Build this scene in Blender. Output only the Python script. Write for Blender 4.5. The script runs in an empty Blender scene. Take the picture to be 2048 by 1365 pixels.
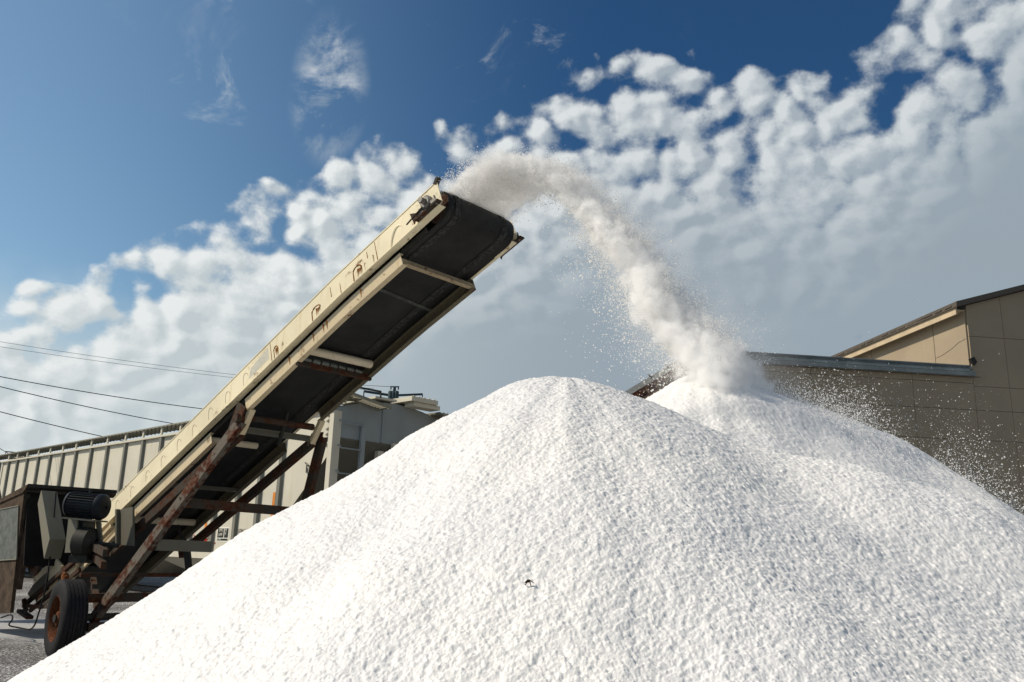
import bpy, bmesh, math, random
import numpy as np
from mathutils import Vector, Matrix
random.seed(7); rng = np.random.default_rng(11)
sc = bpy.context.scene
C_ = sc.collection

# ------------------------------------------------------------------ camera
CAM = np.array([0, 0, 1.4]); FPX = 1700.0; PITCH = math.radians(14); ROLL = math.radians(1.7)
_r = np.array([1., 0, 0]); _u = np.array([0, -math.sin(PITCH), math.cos(PITCH)]); _f = np.array([0, math.cos(PITCH), math.sin(PITCH)])
RT = _r*math.cos(ROLL)+_u*math.sin(ROLL); UP = _u*math.cos(ROLL)-_r*math.sin(ROLL); FW = _f
cd = bpy.data.cameras.new('camera'); cam = bpy.data.objects.new('camera', cd); C_.objects.link(cam)
cd.sensor_width = 36; cd.lens = FPX/2048*36; cd.clip_start = 0.05; cd.clip_end = 5000
M = Matrix.Identity(4)
for i in range(3):
    M[i][0] = RT[i]; M[i][1] = UP[i]; M[i][2] = -FW[i]; M[i][3] = CAM[i]
cam.matrix_world = M
sc.camera = cam
sc.render.resolution_x = 1024; sc.render.resolution_y = 682

def ray(px, py): return RT*(px-1024)/FPX+UP*(682.5-py)/FPX+FW
def atd(px, py, D): return CAM+ray(px, py)*D
def onplane(px, py, p0, n):
    d = ray(px, py); return CAM+d*(np.dot(np.array(p0)-CAM, n)/np.dot(d, n))

# ------------------------------------------------------------------ sun and sky
SUN_EL = math.radians(42); SUN_H = np.array([-1.0, -0.07]); SUN_H /= np.linalg.norm(SUN_H)
SUND = Vector((SUN_H[0]*math.cos(SUN_EL), SUN_H[1]*math.cos(SUN_EL), math.sin(SUN_EL)))
sd = bpy.data.lights.new('sun', 'SUN'); sd.energy = 4.1; sd.angle = math.radians(0.5); sd.color = (1, 0.89, 0.73)
sun = bpy.data.objects.new('sun', sd); C_.objects.link(sun); sun.rotation_euler = SUND.to_track_quat('Z', 'Y').to_euler()
sun.location = (-20, -5, 20)

class NT:
    def __init__(s, tree): s.t = tree; s.t.nodes.clear()
    def n(s, kind, ins=None, **kw):
        nd = s.t.nodes.new(kind)
        for k, v in kw.items(): setattr(nd, k, v)
        for k, v in (ins or {}).items():
            if hasattr(v, 'is_output') or isinstance(v, bpy.types.NodeSocket): s.t.links.new(v, nd.inputs[k])
            else: nd.inputs[k].default_value = v
        return nd
    def m(s, op, a, b=0.0, c=0.0, clamp=False):
        nd = s.t.nodes.new('ShaderNodeMath'); nd.operation = op; nd.use_clamp = clamp
        for i, v in enumerate((a, b, c)):
            if isinstance(v, bpy.types.NodeSocket): s.t.links.new(v, nd.inputs[i])
            else: nd.inputs[i].default_value = v
        return nd.outputs[0]
    def mix(s, f, a, b, mode='MIX'):
        nd = s.t.nodes.new('ShaderNodeMix'); nd.data_type = 'RGBA'; nd.blend_type = mode
        for sock, v in ((nd.inputs[0], f), (nd.inputs[6], a), (nd.inputs[7], b)):
            if isinstance(v, bpy.types.NodeSocket): s.t.links.new(v, sock)
            else: sock.default_value = v if not isinstance(v, tuple) or len(v) == 4 else (*v, 1)
        return nd.outputs[2]
    def ss(s, x, a, b):
        nd = s.t.nodes.new('ShaderNodeMapRange'); nd.interpolation_type = 'SMOOTHSTEP'
        for i, v in enumerate((x, a, b, 0.0, 1.0)):
            if isinstance(v, bpy.types.NodeSocket): s.t.links.new(v, nd.inputs[i])
            else: nd.inputs[i].default_value = v
        return nd.outputs[0]
    def curve(s, x, pts):
        nd = s.t.nodes.new('ShaderNodeFloatCurve'); c = nd.mapping.curves[0]
        while len(c.points) < len(pts): c.points.new(0.5, 0.5)
        for p, (a, b) in zip(c.points, pts): p.location = (a, b); p.handle_type = 'AUTO'
        nd.mapping.update(); s.t.links.new(x, nd.inputs[1]); return nd.outputs[0]

world = bpy.data.worlds.new('World'); sc.world = world; world.use_nodes = True
w = NT(world.node_tree)
tc = w.n('ShaderNodeTexCoord')
sky = w.n('ShaderNodeTexSky', sky_type='NISHITA', sun_disc=False, sun_elevation=SUN_EL,
          sun_rotation=math.atan2(SUN_H[0], SUN_H[1]), air_density=1.0, dust_density=0.6, ozone_density=3.0)
xyz = w.n('ShaderNodeSeparateXYZ', {0: tc.outputs['Generated']})
X, Y, Z = xyz.outputs
az = w.m('ARCTAN2', X, Y); el = w.m('ARCSINE', Z)
azn = w.m('MULTIPLY_ADD', az, 0.5, 0.5)                                 # -1..1 rad -> 0..1
edge = w.curve(azn, [(0, .20), (.18, .215), (.256, .262), (.288, .315), (.333, .375), (.366, .408), (.395, .445), (.44, .475), (.488, .505),
                     (.536, .535), (.572, .548), (.62, .54), (.68, .54), (.705, .55), (.75, .60), (.80, .66), (1, .72)])
wpv = w.n('ShaderNodeCombineXYZ', {0: az, 1: w.m('MULTIPLY', el, 1.25), 2: 0.3}).outputs[0]
def fbm(vec, scale, detail=6, rough=.55, dist=0.0, off=(0, 0, 0)):
    mp = w.n('ShaderNodeMapping', {0: vec, 1: off})
    return w.n('ShaderNodeTexNoise', {'Vector': mp.outputs[0], 'Scale': scale, 'Detail': detail, 'Roughness': rough, 'Distortion': dist}).outputs[0]
warp = fbm(wpv, 5, 3, .5, 0, (3, 1, 0))
d = w.m('ADD', w.m('SUBTRACT', edge, el), w.m('MULTIPLY', w.m('SUBTRACT', warp, .5), .10))       # depth below the cloud bank's upper edge
# billow noise: puffs
def billow(off, sc_=27.0):
    mp = w.n('ShaderNodeMapping', {0: wpv, 1: off})
    wn = w.n('ShaderNodeTexNoise', {'Vector': mp.outputs[0], 'Scale': 9.0, 'Detail': 3.0})
    vv = w.n('ShaderNodeVectorMath', {0: wn.outputs[1], 1: (-.5, -.5, -.5)}, operation='ADD')
    v2 = w.n('ShaderNodeVectorMath', {0: vv.outputs[0], 'Scale': .075}, operation='SCALE')
    v3 = w.n('ShaderNodeVectorMath', {0: mp.outputs[0], 1: v2.outputs[0]}, operation='ADD')
    vo = w.n('ShaderNodeTexVoronoi', {'Vector': v3.outputs[0], 'Scale': sc_, 'Smoothness': .6}, feature='SMOOTH_F1')
    no = w.n('ShaderNodeTexNoise', {'Vector': mp.outputs[0], 'Scale': 32.0, 'Detail': 7.0, 'Roughness': .58})
    a = w.m('SUBTRACT', 1.0, w.m('MULTIPLY', vo.outputs[0], 1.15))
    return w.m('ADD', w.m('MULTIPLY', a, .62), w.m('MULTIPLY', no.outputs[0], .62))
b0 = billow((0, 0, 0)); b1 = billow((-.011, .009, 0))
big = fbm(wpv, 6.0, 4, .5, .4, (7.3, 2.1, 0))
cover = w.m('ADD', w.m('MULTIPLY', w.ss(d, -.045, .01), .58), w.m('MULTIPLY', w.ss(d, .03, w.m('ADD', .20, w.m('MULTIPLY', w.ss(az, .0, .5), .10))), .40))
cover = w.m('ADD', cover, w.m('MULTIPLY', w.m('SUBTRACT', big, .5), w.m('MULTIPLY', w.ss(d, -.02, .05), .34)))
dens = w.m('SUBTRACT', w.m('ADD', b0, cover), 1.02)
alpha = w.ss(dens, -.05, .24)
# a low milky band along the horizon to the left, and faint high wisps in the blue
wis = fbm(wpv, 9, 8, .68, .8, (1.2, .4, 0))
wreg = w.ss(fbm(wpv, 2.6, 2, .5, 0, (4.1, .2, 2)), .52, .66)
wisps = w.m('MULTIPLY', w.m('MULTIPLY', w.ss(wis, .56, .74), wreg), w.m('MULTIPLY', w.ss(el, .28, .42), .45))
pz = w.m('ADD', w.m('POWER', w.m('ABSOLUTE', w.m('ADD', az, .243)), 2.0), w.m('MULTIPLY', w.m('POWER', w.m('ABSOLUTE', w.m('SUBTRACT', el, .513)), 2.0), .35))
wisps = w.m('MAXIMUM', wisps, w.m('MULTIPLY', w.m('MULTIPLY', w.ss(pz, .0030, .0001), w.ss(wis, .38, .66)), .62))
low = w.ss(w.m('ADD', el, w.m('MULTIPLY', w.m('SUBTRACT', warp, .5), .14)), .30, .17)
alpha = w.m('MAXIMUM', w.m('MAXIMUM', alpha, wisps), w.m('MULTIPLY', low, .88))
# sunlit side of each puff (sun to the upper left) against its shaded side
lit = w.m('MULTIPLY_ADD', w.m('SUBTRACT', b0, b1), 3.2, .42, clamp=True)
litr = w.m('MULTIPLY', w.ss(d, .30, .03), 1.2, clamp=True)
lf = w.m('MULTIPLY', lit, litr)
lf = w.m('MULTIPLY', lf, w.m('MULTIPLY_ADD', w.ss(az, .3, -.3), .35, .65))
bright_left = w.ss(az, .15, -.50)
shade = w.mix(bright_left, (.29, .355, .41), (.49, .56, .585))
deepn = w.ss(fbm(wpv, 3.0, 6, .55, .6, (2, 9, 1)), .35, .72)
shade = w.mix(w.m('MULTIPLY', deepn, .35), shade, w.mix(bright_left, (.30, .34, .38), (.56, .60, .59)))
shade = w.mix(w.m('MULTIPLY', w.ss(d, .26, .05), .55), shade, w.mix(bright_left, (.40, .45, .50), (.55, .60, .62)))
cloud = w.mix(lf, shade, (.75, .78, .78))
skyc = w.n('ShaderNodeGamma', {0: sky.outputs[0], 1: 1.0}).outputs[0]
hs = w.n('ShaderNodeHueSaturation', {'Color': skyc, 'Saturation': 1.12, 'Value': 1.0}).outputs[0]
# a polarised blue: the sky away from the sun is deeper
tint = w.mix(w.ss(az, -.62, .15), (1.30, 1.24, 1.04, 1), (.30, .50, .60, 1))
hs = w.mix(1.0, hs, tint, 'MULTIPLY')
SKS = .10
cl = w.mix(1.0, cloud, (1/SKS, 1/SKS, 1/SKS, 1), 'MULTIPLY')
skyup = w.ss(el, -.02, .02)
final = w.mix(w.m('MULTIPLY', alpha, skyup), hs, cl)
bg = w.n('ShaderNodeBackground', {0: final, 1: SKS})
wo = w.n('ShaderNodeOutputWorld', {0: bg.outputs[0]})
world.cycles.sampling_method = 'MANUAL'; world.cycles.sample_map_resolution = 512

sc.view_settings.view_transform = 'Standard'; sc.view_settings.look = 'None'
sc.view_settings.exposure = 0.10; sc.view_settings.gamma = 1.0
cy = sc.cycles; cy.max_bounces = 24; cy.diffuse_bounces = 6; cy.volume_bounces = 24; cy.transparent_max_bounces = 8
cy.volume_step_rate = 1.0; cy.volume_max_steps = 256; cy.use_denoising = True; cy.sample_clamp_indirect = 8
try: cy.use_guiding = False
except Exception: pass

# ------------------------------------------------------------------ materials
def mat(name, fn):
    m = bpy.data.materials.new(name); m.use_nodes = True; t = NT(m.node_tree); fn(t); return m
def out(t, bsdf, disp=None): t.n('ShaderNodeOutputMaterial', {0: bsdf})
def bump(t, h, s, dist=.01): return t.n('ShaderNodeBump', {'Height': h, 'Strength': s, 'Distance': dist}).outputs[0]
def noise(t, scale, detail=5, rough=.6, vec=None, dist=0.0, stretch=None):
    co = vec or t.n('ShaderNodeTexCoord').outputs['Object']
    if stretch: co = t.n('ShaderNodeMapping', {0: co, 3: stretch}).outputs[0]
    return t.n('ShaderNodeTexNoise', {'Vector': co, 'Scale': scale, 'Detail': detail, 'Roughness': rough, 'Distortion': dist}).outputs[0]
RUST = (.16, .052, .02); RUSTD = (.045, .018, .010)
def painted(name, base, rust=.3, rough=.55, scale=3.0, metallic=0.0, dirt=.35, streak=True, rustcol=RUST):
    def fn(t):
        a = noise(t, scale, 8, .68, dist=.3); b = noise(t, scale*5, 5, .6)
        s_ = noise(t, scale*1.2, 5, .6, stretch=(3, 3, .35)) if streak else a
        v = noise(t, 1.1, 4, .5)
        col = t.mix(t.m('MULTIPLY', t.ss(v, .3, .75), dirt), (*base, 1), (*[c*.66 for c in base], 1))
        col = t.mix(t.m('MULTIPLY', t.ss(s_, .52, .78), dirt), col, (base[0]*.62, base[1]*.5, base[2]*.34, 1))
        th = .80-rust*.42
        msk = t.ss(t.m('ADD', t.m('MULTIPLY', a, .65), t.m('MULTIPLY', b, .35)), th-.06, th+.05)
        rc = t.mix(t.ss(b, .35, .65), (*rustcol, 1), (*[c*.45 for c in rustcol], 1))
        col = t.mix(msk, col, rc)
        p = t.n('ShaderNodeBsdfPrincipled', {'Base Color': col, 'Metallic': metallic, 'Specular IOR Level': .2,
              'Roughness': t.m('ADD', rough, t.m('MULTIPLY', msk, .25)), 'Normal': bump(t, t.m('ADD', b, msk), .25, .004)})
        out(t, p.outputs[0])
    return mat(name, fn)
def plain(name, col, rough=.6, metallic=0.0, var=.25, scale=8):
    def fn(t):
        a = noise(t, scale, 6, .65)
        c = t.mix(t.ss(a, .3, .7), (*[x*(1-var) for x in col], 1), (*[min(1, x*(1+var)) for x in col], 1))
        p = t.n('ShaderNodeBsdfPrincipled', {'Base Color': c, 'Roughness': rough, 'Specular IOR Level': .15, 'Metallic': metallic, 'Normal': bump(t, a, .2, .005)})
        out(t, p.outputs[0])
    return mat(name, fn)
M_cream = painted('cream_paint', (.80, .72, .51), .42, .45, 3.0, dirt=.48, rustcol=(.30, .15, .05))
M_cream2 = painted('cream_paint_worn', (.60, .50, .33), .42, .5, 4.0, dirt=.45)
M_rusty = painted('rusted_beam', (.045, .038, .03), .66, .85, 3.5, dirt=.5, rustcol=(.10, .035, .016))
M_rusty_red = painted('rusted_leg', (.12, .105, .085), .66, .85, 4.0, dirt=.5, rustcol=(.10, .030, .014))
M_under = painted('shaded_far_channel', (.13, .115, .075), .45, .7, 4.0, dirt=.5)  # far channel's paint darkened, its shade put into the colour
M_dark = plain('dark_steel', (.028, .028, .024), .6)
M_black = plain('black_rubber', (.011, .011, .012), .75, var=.3, scale=20)
M_steel = plain('worn_steel', (.20, .19, .17), .45, .6, .4, 25)
M_rustpart = plain('rust', (.15, .055, .02), .9, 0, .5, 14)
M_ruststreak = plain('rust_streak', (.27, .115, .03), .9, 0, .45, 30)
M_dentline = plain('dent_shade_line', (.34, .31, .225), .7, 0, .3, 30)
M_motor = plain('motor_blue_grey', (.016, .020, .025), .5, .2, .3, 10)
M_guard = painted('guard_paint', (.12, .115, .09), .10, .5, 4)
M_roller = painted('roller_paint', (.62, .54, .40), .38, .55, 7, dirt=.5)
M_car = painted('railcar_paint', (.58, .55, .45), .12, .6, 1.6, dirt=.30)
M_carrib = painted('railcar_rib', (.20, .20, .17), .36, .65, 2.6, dirt=.5)
M_carend = painted('railcar_end_shaded', (.27, .30, .305), .06, .6, 1.0, dirt=.3)  # car paint turned greyer, the end's shade put into the colour
M_cardark = painted('railcar_under', (.15, .15, .125), .35, .8, 2)
M_grate = painted('roof_walk', (.24, .23, .18), .4, .6, 4)
M_asph = None
def _belt(t):
    co = t.n('ShaderNodeTexCoord').outputs['Object']
    a = noise(t, 3, 6, .6); b = noise(t, 60, 3, .6); s_ = noise(t, 2.2, 5, .6, stretch=(1, 1, 1))
    col = t.mix(t.ss(a, .3, .75), (.008, .0085, .009, 1), (.020, .0205, .020, 1))
    col = t.mix(t.m('MULTIPLY', t.ss(b, .55, .8), .3), col, (.08, .08, .08, 1))
    out(t, t.n('ShaderNodeBsdfPrincipled', {'Base Color': col, 'Roughness': .62, 'Specular IOR Level': .25, 'Normal': bump(t, b, .3, .003)}).outputs[0])
M_belt = mat('belt_rubber', _belt)
def _dust(t):
    b = noise(t, 30, 6, .7)
    col = t.mix(t.ss(b, .4, .62), (.018, .018, .018, 1), (.052, .053, .052, 1))
    out(t, t.n('ShaderNodeBsdfPrincipled', {'Base Color': col, 'Roughness': .8, 'Specular IOR Level': .1}).outputs[0])
M_beltedge = mat('belt_edge_dusty', _dust)
def _salt(t):
    a = noise(t, 1.2, 4, .5); g = noise(t, 160, 3, .65)
    co = t.n('ShaderNodeTexCoord').outputs['Object']
    vo = t.n('ShaderNodeTexVoronoi', {'Vector': co, 'Scale': 150.0})
    col = t.mix(t.ss(a, .35, .7), (.68, .682, .685, 1), (.74, .735, .72, 1))
    h = t.m('ADD', g, t.m('MULTIPLY', vo.outputs[0], -.8))
    p = t.n('ShaderNodeBsdfPrincipled', {'Base Color': col, 'Roughness': .55, 'IOR': 1.4,  'Normal': bump(t, h, .22, .004)})
    out(t, p.outputs[0])
M_salt = mat('salt', _salt)
def _grain(t):
    out(t, t.n('ShaderNodeBsdfDiffuse', {'Color': (.88, .88, .875, 1)}).outputs[0])
M_grain = mat('salt_grain', _grain)
def _fly(t):
    di = t.n('ShaderNodeBsdfDiffuse', {'Color': (.97, .97, .96, 1)}); tr = t.n('ShaderNodeBsdfTranslucent', {'Color': (.99, .99, .985, 1)})
    out(t, t.n('ShaderNodeMixShader', {0: .55, 1: di.outputs[0], 2: tr.outputs[0]}).outputs[0])
M_fly = mat('falling_salt', _fly)
def _ground(t):
    co = t.n('ShaderNodeTexCoord').outputs['Object']
    a = noise(t, 1.3, 6, .6); b = noise(t, 26, 5, .7); c = noise(t, .35, 5, .6); f = noise(t, 24, 6, .75)
    cr = t.n('ShaderNodeTexVoronoi', {'Vector': t.n('ShaderNodeMapping', {0: co, 3: (1, 1, 1)}).outputs[0], 'Scale': .9}, feature='DISTANCE_TO_EDGE').outputs[0]
    col = t.mix(t.ss(a, .3, .7), (.045, .045, .045, 1), (.075, .07, .066, 1))
    col = t.mix(t.ss(cr, .012, .0), col, (.02, .02, .02, 1))
    yy = t.n('ShaderNodeSeparateXYZ', {0: co}).outputs
    band = t.ss(t.m('ADD', yy[1], t.m('MULTIPLY', t.m('SUBTRACT', a, .5), 2.0)), 12.0, 13.6)
    grit = t.ss(t.m('ADD', f, t.m('MULTIPLY', c, .25)), .66, .72)
    col = t.mix(grit, col, (.70, .70, .69, 1))
    spill = t.m('MULTIPLY', band, t.ss(yy[1], 17.5, 14.5))
    col = t.mix(t.m('MULTIPLY', spill, .75), col, (.45, .46, .47, 1))
    out(t, t.n('ShaderNodeBsdfPrincipled', {'Base Color': col, 'Roughness': .85, 'Normal': bump(t, t.m('ADD', b, f), .5, .01)}).outputs[0])
M_ground = mat('asphalt', _ground)
def _bwall(t):
    a = noise(t, .8, 6, .6); b = noise(t, 2.5, 5, .6, stretch=(2, 2, .25)); f = noise(t, 60, 3, .6)
    col = t.mix(t.ss(a, .3, .7), (.27, .215, .146, 1), (.315, .25, .17, 1))
    col = t.mix(t.m('MULTIPLY', t.ss(b, .5, .75), .25), col, (.25, .205, .145, 1))
    out(t, t.n('ShaderNodeBsdfPrincipled', {'Base Color': col, 'Roughness': .8, 'Normal': bump(t, f, .15, .003)}).outputs[0])
M_bwall = mat('tan_panel', _bwall)
M_joint = plain('panel_joint', (.17, .14, .10), .9)
M_fascia = plain('galvanised_gutter', (.22, .24, .235), .55, .25, .18, 3)
M_gut2 = plain('gutter_lip', (.34, .38, .39), .4, .4, .15, 3)
M_roof = painted('weathered_roof', (.10, .085, .07), .25, .8, 5)
M_trim = plain('tan_trim', (.46, .37, .25), .7, 0, .12, 3)
M_redwood = plain('red_brown_soffit', (.13, .055, .04), .8, 0, .35, 12)
M_tanwood = plain('tan_timber', (.33, .20, .12), .8, 0, .3, 12)
M_greyroof = plain('grey_sheet', (.33, .33, .31), .55, .2, .2, 9)
M_leaf = plain('dark_foliage', (.045, .06, .035), .7, 0, .6, 9)
M_bark = plain('bark', (.08, .06, .045), .9)
M_ply = plain('weathered_plywood', (.062, .042, .028), .85, 0, .45, 7)
M_plate = plain('grey_plate', (.11, .12, .11), .6, .1, .3, 9)
M_orange = plain('orange_marking', (.62, .22, .04), .8)
M_red = plain('red_spray_paint', (.36, .045, .02), .85, 0, .3, 20)
M_white = plain('white_paint', (.72, .70, .62), .7, 0, .08)
M_ink = plain('black_stencil', (.035, .04, .035), .8)
M_wire = plain('wire', (.02, .02, .022), .6)
M_pole = plain('pole_green_grey', (.05, .075, .085), .7)
M_wood = plain('timber_pole', (.10, .075, .055), .85)

# ------------------------------------------------------------------ helpers
class MB:
    def __init__(s): s.v = []; s.f = []; s.m = []; s.k = 0
    def add(s, vs, fs):
        o = len(s.v); s.v += [tuple(map(float, v)) for v in vs]; s.f += [tuple(i+o for i in f) for f in fs]; s.m += [s.k]*len(fs)
    def hexa(s, p): s.add(p, [(0, 3, 2, 1), (4, 5, 6, 7), (0, 1, 5, 4), (1, 2, 6, 5), (2, 3, 7, 6), (3, 0, 4, 7)])
    def box(s, x0, x1, y0, y1, z0, z1):
        s.hexa([(x0, y0, z0), (x1, y0, z0), (x1, y1, z0), (x0, y1, z0), (x0, y0, z1), (x1, y0, z1), (x1, y1, z1), (x0, y1, z1)])
    def bar(s, p, q, a, b, up=(0, 0, 1)):
        p, q, up = map(lambda x: np.array(x, float), (p, q, up)); d = q-p; d /= np.linalg.norm(d)
        e = np.cross(d, up); e /= np.linalg.norm(e); g = np.cross(e, d)
        e *= a/2; g *= b/2
        s.hexa([p-e-g, p+e-g, p+e+g, p-e+g, q-e-g, q+e-g, q+e+g, q-e+g])
    def tube(s, pts, r, n=10, cap=True):
        pts = [np.array(p, float) for p in pts]; rs = r if isinstance(r, (list, tuple)) else [r]*len(pts)
        vs = []; fs = []; prev = None
        for i, p in enumerate(pts):
            d = pts[min(i+1, len(pts)-1)]-pts[max(i-1, 0)]; d /= np.linalg.norm(d)
            if prev is None:
                a = np.array([0, 0, 1.]) if abs(d[2]) < .9 else np.array([1., 0, 0]); e = np.cross(d, a)
            else: e = prev-d*np.dot(prev, d)
            e /= np.linalg.norm(e); prev = e; g = np.cross(d, e)
            for k in range(n):
                t = 2*math.pi*k/n; vs.append(p+(e*math.cos(t)+g*math.sin(t))*rs[i])
        for i in range(len(pts)-1):
            for k in range(n): fs.append((i*n+k, i*n+(k+1) % n, (i+1)*n+(k+1) % n, (i+1)*n+k))
        if cap: fs.append(tuple(range(n))[::-1]); fs.append(tuple((len(pts)-1)*n+k for k in range(n)))
        s.add(vs, fs)
    def lathe(s, c, ax, prof, n=32):
        c, ax = np.array(c, float), np.array(ax, float); ax /= np.linalg.norm(ax)
        a = np.array([0, 0, 1.]) if abs(ax[2]) < .9 else np.array([1., 0, 0]); e = np.cross(ax, a); e /= np.linalg.norm(e); g = np.cross(ax, e)
        vs = [c+ax*x+(e*math.cos(2*math.pi*k/n)+g*math.sin(2*math.pi*k/n))*r for (x, r) in prof for k in range(n)]
        fs = [(i*n+k, i*n+(k+1) % n, (i+1)*n+(k+1) % n, (i+1)*n+k) for i in range(len(prof)-1) for k in range(n)]
        s.add(vs, fs)
    def prism(s, poly, ext):
        n = len(poly); ext = np.array(ext, float); a = [np.array(p, float) for p in poly]
        s.add(a+[p+ext for p in a], [tuple(range(n))[::-1], tuple(range(n, 2*n))]+[(i, (i+1) % n, n+(i+1) % n, n+i) for i in range(n)])
    def quad(s, *p): s.add(p, [tuple(range(len(p)))])
    def build(s, name, mats, parent=None, smooth=False, bevel=0, xf=None):
        me = bpy.data.meshes.new(name)
        vs = s.v
        if xf is not None: vs = [xf(v) for v in vs]
        if parent is not None and xf is None: L = parent.get('_o', (0, 0, 0)); vs = [(v[0]-L[0], v[1]-L[1], v[2]-L[2]) for v in vs]
        me.from_pydata(vs, [], s.f)
        for m_ in (mats if isinstance(mats, (list, tuple)) else [mats]): me.materials.append(m_)
        if any(s.m): me.polygons.foreach_set('material_index', s.m)
        bm = bmesh.new(); bm.from_mesh(me); bmesh.ops.recalc_face_normals(bm, faces=bm.faces)
        if bevel: bmesh.ops.bevel(bm, geom=[e for e in bm.edges if e.calc_length() > bevel*4], offset=bevel, segments=1, affect='EDGES', clamp_overlap=True)
        bm.to_mesh(me); bm.free()
        if smooth: me.polygons.foreach_set('use_smooth', [True]*len(me.polygons)); me.set_sharp_from_angle(angle=math.radians(40))
        o = bpy.data.objects.new(name, me); C_.objects.link(o)
        if parent is not None: o.parent = parent
        return o
def tag(o, label=None, cat=None, group=None, kind=None):
    for k, v in (('label', label), ('category', cat), ('group', group), ('kind', kind)):
        if v: o[k] = v
    return o
def thing(name, loc, label, cat, group=None):
    o = bpy.data.objects.new(name, None); C_.objects.link(o); o.location = loc; o['_o'] = tuple(float(x) for x in loc)
    return tag(o, label, cat, group)
def sub(parent):      # a part's own children keep the thing's origin (parts sit at the thing's origin)
    parent['_o'] = parent.parent['_o'] if parent.parent else (0, 0, 0); return parent

# ------------------------------------------------------------------ ground
g = MB(); g.quad((-1500, -1500, 0), (1500, -1500, 0), (1500, 1500, 0), (-1500, 1500, 0)); tag(g.build('ground', M_ground), kind='structure')

# ------------------------------------------------------------------ numpy noise
_lat = rng.random((256, 256)).astype(np.float64)
def vn2(x, y):
    xi = np.floor(x).astype(int); yi = np.floor(y).astype(int); fx = x-xi; fy = y-yi
    fx = fx*fx*(3-2*fx); fy = fy*fy*(3-2*fy)
    a = _lat[xi & 255, yi & 255]; b = _lat[(xi+1) & 255, yi & 255]; c = _lat[xi & 255, (yi+1) & 255]; d_ = _lat[(xi+1) & 255, (yi+1) & 255]
    return (a*(1-fx)+b*fx)*(1-fy)+(c*(1-fx)+d_*fx)*fy-.5
_l3 = rng.random((64, 64, 64))
def vn3(p):
    i = np.floor(p).astype(int); f = p-i; f = f*f*(3-2*f); i &= 63; j = (i+1) & 63
    r = 0
    for dx in (0, 1):
        for dy in (0, 1):
            for dz in (0, 1):
                ix = (i, j)[dx][:, 0]; iy = (i, j)[dy][:, 1]; iz = (i, j)[dz][:, 2]
                r = r+_l3[ix, iy, iz]*(f[:, 0] if dx else 1-f[:, 0])*(f[:, 1] if dy else 1-f[:, 1])*(f[:, 2] if dz else 1-f[:, 2])
    return r
def npmesh(name, verts, faces, m_, parent=None):
    me = bpy.data.meshes.new(name); nf, k = faces.shape
    me.vertices.add(len(verts)); me.vertices.foreach_set('co', np.ascontiguousarray(verts, np.float32).ravel())
    me.loops.add(nf*k); me.loops.foreach_set('vertex_index', np.ascontiguousarray(faces, np.int32).ravel())
    me.polygons.add(nf); me.polygons.foreach_set('loop_start', np.arange(0, nf*k, k, dtype=np.int32))
    me.materials.append(m_); me.update(calc_edges=True)
    o = bpy.data.objects.new(name, me); C_.objects.link(o)
    if parent is not None: o.parent = parent
    return o

# ------------------------------------------------------------------ salt piles
def ridge_height(x, y, line, slope, rnd):
    """height of grain heaped under a falling line of (x, y, z) tops"""
    h = np.full(x.shape, -9.)
    for (a, b) in zip(line[:-1], line[1:]):
        a = np.array(a); b = np.array(b); dd = (b-a)[:2]; L2 = max(dd@dd, 1e-9)
        t = np.clip(((x-a[0])*dd[0]+(y-a[1])*dd[1])/L2, 0, 1)
        for dt in (0, .06, .12, .2):      # cones from slightly uphill too, so the flanks fall away evenly
            tt = np.clip(t-dt, 0, 1)
            dist = np.hypot(x-(a[0]+dd[0]*tt), y-(a[1]+dd[1]*tt)); top = a[2]+(b[2]-a[2])*tt
            h = np.maximum(h, top+rnd*slope-slope*np.sqrt(dist**2+rnd**2))
    return h
FRONT = dict(lines=[[(.319, 4.75, 2.325), (2.0, 4.4, 1.87), (4.0, 3.94, 1.07)], [(.319, 4.75, 2.325), (.52, 3.6, 1.67), (.66, 2.4, .86)]], slope=.74, rnd=.385)
BACK = dict(lines=[[(1.573, 6.95, 2.92), (3.0, 7.0, 2.47), (4.6, 7.2, 1.485)]], slope=.80, rnd=.21)
SHADE_STEP = ([1.2, 1.56, 2.1, 2.8, 3.6], [6.10, 6.15, 6.3, 6.45, 6.6])  # step invented in the back heap to shape a band of shade
def height(P_, x, y, detail=True):
    hs_ = [ridge_height(x, y, l, P_['slope'], P_['rnd']) for l in P_['lines']]
    k = .22 if len(hs_) > 1 else .1; h = np.log(sum(np.exp(q/k) for q in hs_))*k-(.083 if len(hs_) > 1 else 0)
    h = h-.0*x
    if P_ is BACK and SHADE_STEP is not None:
        ly = np.interp(x, SHADE_STEP[0], SHADE_STEP[1])+vn2(x*1.7, x*0+3.3)*.05; on = np.clip((x-SHADE_STEP[0][0])/.25, 0, 1)*np.clip((SHADE_STEP[0][-1]-x)/.4, 0, 1)
        h = h+on*.055*(lambda q: q*q*(3-2*q))(np.clip((y-ly)/.17, 0, 1))-on*.055
    if detail:
        h = h+vn2(x*.9+3, y*.9)*.10+vn2(x*2.3, y*2.3+9)*.05+vn2(x*6, y*6)*.014
        ax_, ay_ = P_['lines'][0][0][:2]; ph = np.arctan2(y-ay_, x-ax_); ds = np.hypot(x-ax_, y-ay_)   # soft runnels where grain slid down
        h = h+(vn2(ph*5.5+40, ds*.55)*.042+vn2(ph*14+80, ds*.9)*.011)*np.clip(ds/1.1, 0, 1)
    return h
def grainy(x, y):
    y = y*1.38
    def rot(f, a): return (x*math.cos(a)-y*math.sin(a))*f, (x*math.sin(a)+y*math.cos(a))*f
    g = vn2(*rot(15, .4))*.006+vn2(*rot(34, 1.1))*.006
    g = g+vn2(*rot(60, 2.0))*.0068+vn2(*rot(112, .8))*.0056+vn2(*rot(200, 2.6))*.0034
    return g
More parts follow.
